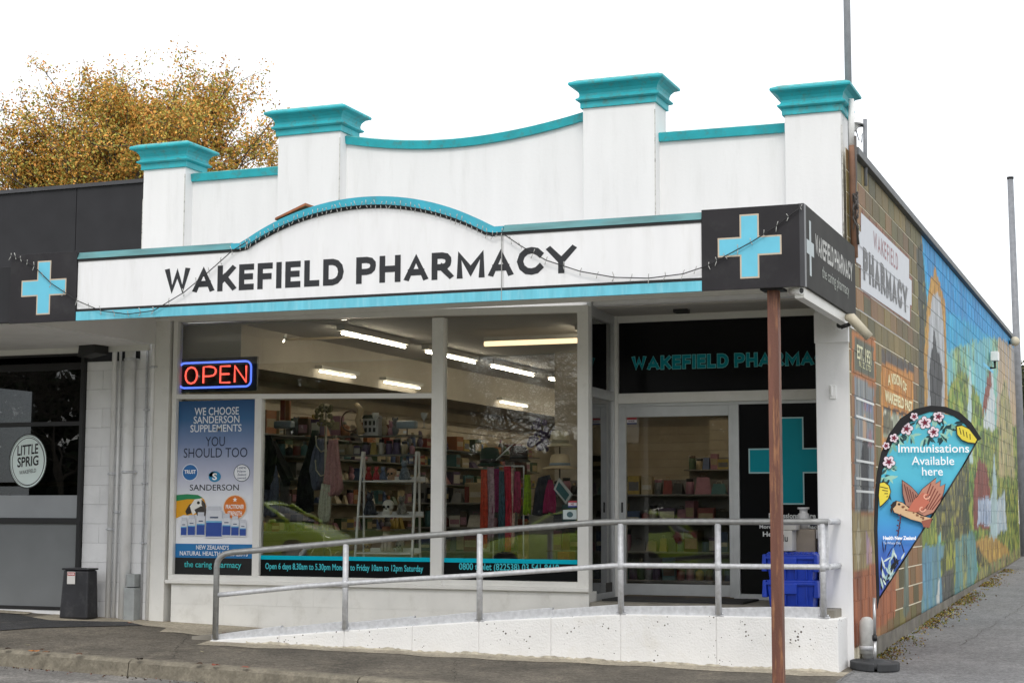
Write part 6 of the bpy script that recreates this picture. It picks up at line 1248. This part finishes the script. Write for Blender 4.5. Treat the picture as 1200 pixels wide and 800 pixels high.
# ================================================================== LEAVES, TREES
def leafmesh(P_, size, cols, name, m_, parent=None, **kw):
    n = len(P_); me = bpy.data.meshes.new(name); A = rng.normal(size=(n, 3)); A /= np.linalg.norm(A, axis=1)[:, None]; Bv = np.cross(A, rng.normal(size=(n, 3))); Bv /= np.linalg.norm(Bv, axis=1)[:, None]
    s_ = (size*rng.uniform(.6, 1.3, n))[:, None]; V = np.stack([P_-A*s_, P_+Bv*s_*.55, P_+A*s_, P_-Bv*s_*.55], 1).reshape(-1, 3)
    org = ORG[parent.name][0] if parent is not None else Vector((0, 0, 0)); V = V-np.array(org)
    me.vertices.add(4*n); me.vertices.foreach_set('co', V.ravel()); me.loops.add(4*n); me.loops.foreach_set('vertex_index', np.arange(4*n)); me.polygons.add(n); me.polygons.foreach_set('loop_start', np.arange(n)*4); me.polygons.foreach_set('loop_total', np.full(n, 4))
    at = me.color_attributes.new('Col', 'FLOAT_COLOR', 'CORNER'); cs = np.array([lin(c) for c in cols])[rng.integers(0, len(cols), n)]*rng.uniform(.6, 1.25, (n, 1)); at.data.foreach_set('color', np.repeat(np.c_[cs, np.ones(n)], 4, axis=0).ravel())
    me.update(calc_edges=True); me.materials.append(m_); o = bpy.data.objects.new(name, me); COL.objects.link(o); o.parent = parent; ORG[o.name] = (Vector(org), 0); tag(o, **kw); return o
LEAFM = mat('leaf', (1, 1, 1), .6, .1, 3, attr=True, spec=.3)
BARK = mat('bark', (.09, .075, .06), .9, .3, 6, .5, 30)
def branch_tree(root, h, spread, levels, seed, r0, up=.55, kids=(3, 4), segs=4, ratio=.68, first=.35):
    rg = random.Random(seed); q = MB(); tips = []
    def grow(p, d, L, r, lv):
        pts = [p]; rad = [r]; dd = d.copy(); cur = p.copy(); nodes = []
        for i in range(segs):
            dd = (dd+Vector((rg.uniform(-1, 1), rg.uniform(-1, 1), rg.uniform(-.6, 1)*up))*.22).normalized(); cur = cur+dd*(L/segs); pts.append(cur.copy()); rad.append(max(.011, r*(1-.62*(i+1)/segs))); nodes.append((cur.copy(), dd.copy(), rad[-1]))
        q.tube(pts, rad, 6 if lv < 2 else 4 if lv < 3 else 3, caps=False)
        if lv >= levels: tips.extend([(n_[0], lv) for n_ in nodes]); return
        for j in range(rg.randint(*kids)+(1 if lv == 0 else 0)):
            c, cd, cr = nodes[rg.randint(1 if lv else max(1, int(segs*first)), segs-1)] if j else nodes[-1]
            a = Vector((rg.uniform(-1, 1), rg.uniform(-1, 1), rg.uniform(-.35, .7))).normalized(); nd = (cd*(.75 if j == 0 else .5)+a*spread).normalized(); grow(c, nd, L*ratio*rg.uniform(.8, 1.15), max(.008, cr*.85), lv+1)
    grow(Vector(root), Vector((0, 0, 1)), h*.38, r0, 0); return q, tips
# autumn tree behind the cafe
YT = 24.; xT = X0(165, 150, YT); zb_ = ground(xT, YT); zTop = AY(150, 62, YT)[1]; xLft = X0(0, 150, YT); xRgt = X0(336, 150, YT)
AT = thing('autumn_tree', 'broad oak in thinning orange and olive autumn leaf behind the dark parapet', 'tree', (xT, YT, zb_))
def lobe_ok(p, lobes): return any(((p[0]-a)/rx)**2+((p[2]-c)/rz)**2+((p[1]-YT)/3.6)**2 < 1 for a, c, rx, rz in lobes)
def UV(u, v): return AY(u, v, YT)
pxm = (xRgt-xLft)/336
lobes = [(*UV(112, 178), 88*pxm, 92*pxm), (*UV(255, 165), 86*pxm, 95*pxm), (*UV(35, 225), 65*pxm, 62*pxm), (*UV(175, 215), 120*pxm, 110*pxm), (*UV(-20, 250), 60*pxm, 62*pxm)]
q = MB(); rg = random.Random(5); tips = []
trunk_top = (xT, YT, UV(165, 330)[1]); q.tube([(xT, YT, zb_-.2), (xT+.1, YT, (zb_+trunk_top[2])/2), trunk_top], [.42, .33, .28], 10)
pr_ = []
for a, c, rx, rz in lobes:
    for i in range(26 if rx > 70*pxm else 12):
        th = rg.uniform(0, 6.28); ph_ = rg.uniform(-.3, 1.45); r_ = rg.uniform(.6, 1.03); e = Vector((a+rx*r_*math.cos(th)*math.cos(ph_), YT+3.4*r_*math.sin(th)*math.cos(ph_), c+rz*r_*math.sin(ph_)))
        s0 = Vector(trunk_top); mid = s0.lerp(e, .5)+Vector((rg.uniform(-.5, .5), rg.uniform(-.5, .5), rg.uniform(-.2, .5))); P_ = [s0, s0.lerp(mid, .5)+Vector((rg.uniform(-.2, .2), 0, .1)), mid, mid.lerp(e, .5)+Vector((rg.uniform(-.25, .25), rg.uniform(-.2, .2), .1)), e]
        q.tube(P_, [.07, .055, .035, .02, .008], 5, caps=False); pr_.append(P_)
        for j in range(9):
            b0 = P_[rg.randint(1, 3)].lerp(P_[rg.randint(3, 4)], rg.random()); dv = Vector((rg.uniform(-1, 1), rg.uniform(-1, 1), rg.uniform(-.3, 1))).normalized(); L_ = rg.uniform(.5, 1.3); e2 = b0+dv*L_; q.tube([b0, b0+dv*L_*.5+Vector((rg.uniform(-.1, .1), 0, .06)), e2], [.02, .013, .006], 3, caps=False); tips.append((b0, e2))
            for jj in range(3): e3 = b0.lerp(e2, rg.uniform(.4, 1)); dv2 = Vector((rg.uniform(-1, 1), rg.uniform(-1, 1), rg.uniform(-.2, 1))).normalized(); q.tube([e3, e3+dv2*rg.uniform(.3, .6)], [.009, .004], 3, caps=False); tips.append((e3, e3+dv2*.5))
q.build('trunk', BARK, AT)
L_ = []
for (a, b) in tips:
    a = np.array(a); b = np.array(b); topd = (b[2]-UV(150, 62)[1]); n_ = int(rng.integers(8, 26)); t_ = rng.uniform(.1, 1.05, (n_, 1)); L_.append(a+(b-a)*t_+rng.normal(scale=.13, size=(n_, 3)))
LP = np.concatenate(L_)
LP = LP[rng.random(len(LP)) < .95]; LP = np.concatenate([LP, LP+rng.normal(scale=.11, size=LP.shape), LP[::2]+rng.normal(scale=.12, size=LP[::2].shape)]); leafmesh(LP, .049, ['#e0a84e', '#cc9c4a', '#b4a850', '#eeb458', '#a0a04c', '#dc9850', '#aca852', '#d0b056'], 'crown', LEAFM, AT, kind='stuff')
# dark evergreen at the far end of the lane
ex, ez = AY(1215, 490, 40.); EG = thing('evergreen_tree', 'dark evergreen tree showing past the far end of the mural wall', 'tree', (ex, 40, 1.)); MB().tube([(ex, 40, .5), (ex, 40, ez)], [.3, .15], 8).build('trunk', BARK, EG)
P_ = rng.normal(size=(9000, 3)); P_ /= np.linalg.norm(P_, axis=1)[:, None]; P_ = P_*rng.uniform(.4, 1, (9000, 1))**.5*np.array([1.25, 1.3, 2.0])+np.array([ex, 40, ez-.1])+rng.normal(scale=.15, size=(9000, 3)); leafmesh(P_, .1, ['#4c5340', '#5a5f46', '#43492f', '#6a6a50'], 'crown', LEAFM, EG, kind='stuff')
# fallen leaves and moss
q = MB()
for (x_, y_, s_) in ((AY(40, 779, -3.15)[0], -3.15, .045),):
    pass
def fallen(u, v, c, label, zoff=.012, s_=.05):
    d = _ray(u, v); best = None
    for t in np.linspace(5, 60, 4000):
        p = CP+d/np.linalg.norm(d)*t
        g_ = (road_z(p[0], p[1]) if p[1] < -3.03 else ground(p[0], p[1]))
        if p[2] <= g_: best = p; break
    if best is None: return
    x, y, z = best[0], best[1], g_+zoff; P_ = []
    for i in range(10): r_ = s_*(1 if i % 2 == 0 else .62)*random.uniform(.8, 1.2); t = i*math.pi/5; P_.append((x+r_*math.cos(t), y+r_*math.sin(t)*.8, z+random.uniform(0, .018)))
    MB().prism(P_, (0, 0, .002)).build('fallen_leaf', mat('leaf_'+c[1:], c, .7, .3, 30), None, label=label, cat='leaf', group='fallen leaves on the ground')
fallen(40, 780, '#d07a18', 'bright orange fallen leaf in the gutter at the far left', s_=.06)
for (u, v, c) in ((252, 793, '#8a4a38'), (287, 797, '#9a5a48'), (163, 787, '#2a2018'), (92, 785, '#6a4a38'), (8, 776, '#3a2a20'), (232, 794, '#4a3628'), (54, 781, '#7a5a40')): fallen(u, v, c, {252: 'purplish brown leaf at the kerb foot left of the pinkish one', 287: 'pinkish brown leaf, rightmost at the foot of the kerb', 163: 'black curled leaf at the kerb foot', 92: 'flat brown leaf between the orange leaf and the black one', 8: 'dark leaf at the far left end of the gutter', 232: 'small dark leaf beside the purplish one', 54: 'pale brown leaf just right of the orange leaf'}[u], s_=.045)
for (u, v, c) in ((49, 763, '#4a3020'), (32, 757.5, '#b0a890'), (237, 765.5, '#b0a890'), (152, 731, '#8a3f20'), (265, 746, '#8a3420'), (262, 744, '#6a3020')): fallen(u, v, c, {49: 'brown leaf scrap near the pavement edge at the far left', 32: 'pale scrap near the pavement edge at the far left', 237: 'pale scrap on the pavement left of the handrail', 152: 'rusty leaf at the foot of the large downpipe', 265: 'red brown leaf at the foot of the first handrail post', 262: 'dark red leaf touching the first handrail post'}[u], s_=.03)
n_ = 4200; Y_ = rng.uniform(.35, 16, n_)**1.0; off = np.abs(rng.normal(scale=.13, size=n_))+.04; keep = (vnoise(Y_, off*0, (1.1, 1), 55)*.5+vnoise(Y_, off, (4.3, 6), 56)*.5 > rng.uniform(.3, .6, n_)); Y_ = Y_[keep]; off = off[keep]
P_ = np.stack([off, Y_, np.array([ground(a, b) for a, b in zip(off, Y_)])+.006], 1); leafmesh(P_, .016, ['#8a7a2c', '#6a5a2a', '#5c6a22', '#7a4a28', '#9a8a40', '#4a3a20'], 'moss_and_litter', LEAFM, None, kind='stuff', label='moss and leaf litter along the foot of the brick wall')
n_ = 500; X_ = rng.uniform(-14, 3, n_); P_ = np.stack([X_, -3.06-np.abs(rng.normal(scale=.10, size=n_)), [road_z(a, -3.1)+.008 for a in X_]], 1); leafmesh(P_, .014, ['#4a3a2a', '#2a221a', '#6a5a48', '#7a4a38'], 'gutter_litter', LEAFM, None, kind='stuff', label='fine dark litter in the gutter')
# ================================================================== ACROSS THE STREET (seen in the glass)
def bare_tree(x, y, h, seed, label):
    t = thing('bare_tree', label, 'tree', (x, y, -.1), 'bare trees across the street'); q, tips = branch_tree((x, y, -.3), h, .95, 6, seed, .17, kids=(3, 4), segs=3, ratio=.74, up=.2); q.build('trunk', BARK, t)
bare_tree(-14.6, -36, 9.5, 3, 'bare winter tree across the street mirrored in the tall window')
bare_tree(-6, -36, 10, 8, 'bare winter tree across the street mirrored in the door')
bare_tree(-18.4, -38, 9.8, 5, 'middle bare winter tree of the three opposite the tall window')
bare_tree(-22.6, -39, 10, 21, 'second bare winter tree across the street, farther back than its neighbour')
bare_tree(-36, -36, 12, 12, 'bare winter tree across the street mirrored in the cafe window')
for i, (x_, y_, h_) in enumerate(((-31, -44, 11), (-38, -47, 13), (-47, -44, 12), (-57, -46, 14), (-28.5, -49, 9.0), (-67, -47, 13), (-8, -50, 6.5), (1, -50, 7), (10, -48, 9), (-13.6, -49, 9.5))):  # unseen evergreens, added to block the sky mirrored in the glass
    t = thing('evergreen_tree', ['broad dark evergreen behind the lawn opposite the left window', 'tall dark evergreen behind the lawn opposite the cafe corner', 'dark evergreen opposite the middle of the cafe', 'tallest dark evergreen across the street', 'low dark evergreen between the bare trees and the broad one', 'dark evergreen farthest along the street beyond the cafe', 'small dark evergreen opposite the shop door', 'round dark evergreen opposite the brick corner', 'dark evergreen opposite the side lane', 'dark evergreen mirrored in the glass of the door'][i], 'tree', (x_, y_, 0), 'evergreens across the street'); MB().tube([(x_, y_, -.3), (x_, y_, h_*.8)], [.35, .1], 6).build('trunk', BARK, t)
    n_ = 5200; P_ = rng.normal(size=(n_, 3)); P_ /= np.linalg.norm(P_, axis=1)[:, None]; P_ = P_*rng.uniform(.25, 1, (n_, 1))**.45*np.array([h_*.44, h_*.36, h_*.5])*(1+.25*np.sin(P_[:, :1]*7+i)*np.cos(P_[:, 2:]*9))+np.array([x_, y_, h_*.5]); leafmesh(P_, .34, ['#2c3a22', '#36452a', '#222c1a', '#46523a'], 'crown', LEAFM, t, kind='stuff')
def sky_screen_hedge(x0, x1, y, h, n, seed):  # unseen shrub belt, its height shaped to cut off the mirrored sky
    r_ = np.random.default_rng(seed); P_ = np.stack([r_.uniform(x0, x1, n), y+r_.normal(scale=.9, size=n), r_.uniform(0, 1, n)], 1); hh = h*(.92+.10*np.sin(P_[:, 0]*.35+seed)*np.sin(P_[:, 0]*.13+2)+.06*np.sin(P_[:, 0]*1.7)); P_[:, 2] = P_[:, 2]**.8*hh
    leafmesh(P_, .35, ['#20301a', '#2c3a20', '#182414', '#37452a'], 'sky_screen_hedge', LEAFM, None, kind='stuff', label='dark shrub belt across the street')
sky_screen_hedge(-75, 25, -52, 4.9, 34000, 4)
LIME = mat('lime_car_paint', (.42, .58, .03), .25, .05, coat=.6)
def car(x, y, label, flip=1):
    """hatchback, 3.9 m long, nose towards -x when flip is 1"""
    z = road_z(x, -17) ; t = thing('parked_car', label, 'car', (x, y, z), 'lime green cars parked across the street')
    T = lambda a, b, c: (x+flip*a, y+b, z+c)
    def loft(st, m_, name, mi=None):
        q = MB(); rings = []
        for a, prof in st: rings.append([T(a, b, c) for b, c in prof])
        n = len(rings[0])
        for r_ in rings: q.v += r_
        for i in range(len(rings)-1):
            for j in range(n): q.f.append([i*n+j, i*n+(j+1) % n, (i+1)*n+(j+1) % n, (i+1)*n+j]); q.c.append(None); q.mi.append(0); q.sm.append(True)
        q.f.append(list(range(n))[::-1]); q.f.append(list(range((len(rings)-1)*n, len(rings)*n))); q.c += [None]*2; q.mi += [0]*2; q.sm += [False]*2
        o = q.build(name, m_, t); return o
    def ring(w, zb, zm, zt): return [(-w*.92, zb), (-w, zb+.12), (-w, zm), (-w*.93, zt), (-w*.5, zt+.02), (0, zt+.03), (w*.5, zt+.02), (w*.93, zt), (w, zm), (w, zb+.12), (w*.92, zb)]
    loft([(-1.95, ring(.62, .32, .5, .6)), (-1.8, ring(.78, .22, .58, .72)), (-1.3, ring(.84, .2, .7, .88)), (-.8, ring(.85, .2, .78, .97)), (.2, ring(.86, .2, .82, .99)), (1.3, ring(.85, .2, .84, 1.0)), (1.75, ring(.8, .24, .8, 1.0)), (1.92, ring(.7, .32, .6, .86))], LIME, 'body')
    def cab(w0, w1, zt): return [(-w0, .96), (-w1, zt-.05), (-w1*.8, zt), (w1*.8, zt), (w1, zt-.05), (w0, .96)]
    loft([(-1.0, cab(.74, .7, .99)), (-.35, cab(.8, .62, 1.38)), (.1, cab(.8, .63, 1.45)), (.9, cab(.79, .62, 1.44)), (1.45, cab(.76, .58, 1.36)), (1.78, cab(.7, .6, 1.02))], mat('dark_car_glass', (.02, .025, .03), .05), 'glasshouse')
    loft([(-.42, [(-.60, 1.345), (-.58, 1.37), (.58, 1.37), (.60, 1.345)]), (.1, [(-.655, 1.41), (-.6, 1.475), (.6, 1.475), (.655, 1.41)]), (.9, [(-.645, 1.41), (-.6, 1.465), (.6, 1.465), (.645, 1.41)]), (1.5, [(-.60, 1.33), (-.56, 1.375), (.56, 1.375), (.60, 1.33)])], LIME, 'roof')
    for s_ in (-1, 1):
        for (a0, a1, c1) in ((-1.02, -.36, 1.38), (.32, .28, 1.42), (1.80, 1.48, 1.34)): MB().tube([T(a0, s_*.78, .97), T(a1, s_*.625, c1)], .035, 6).build('window_pillar', LIME, t)
        for a in (-1.22, 1.2):
            w = MB(); cx, cy, cz = T(a, s_*.80, .31); w.tube([(cx, cy-.1, cz), (cx, cy+.1, cz)], .31, 20).build('tyre', BLACK, t); MB().tube([(cx, cy-.105, cz), (cx, cy+.105, cz)], .19, 14).build('rim', mat('wheel_silver', (.4, .4, .4), .3, metal=.7), t)
        MB().ball(T(-1.72, s_*.62, .66), .13, 10, sz=.7).build('headlight', mat('lamp_clear', (.7, .72, .72), .1), t); MB().ball(T(1.80, s_*.66, .86), .12, 10, sz=1.4).build('tail_light', mat('lamp_red', (.35, .02, .02), .2), t)
        MB().ball(T(-.72, s_*.93, 1.0), .09, 8, sz=.7).build('mirror', LIME, t); MB().box(*sorted((T(.35, 0, 0)[0], T(.5, 0, 0)[0])), y+s_*.86-.01, y+s_*.86+.01, z+.82, z+.84).build('handle', BLACK, t)
car(-8.6, -16.4, 'lime green hatchback across the street, mirrored in the tall window and the door', 1)
car(-16.0, -16.4, 'lime green hatchback across the street, mirrored in the left window', -1)
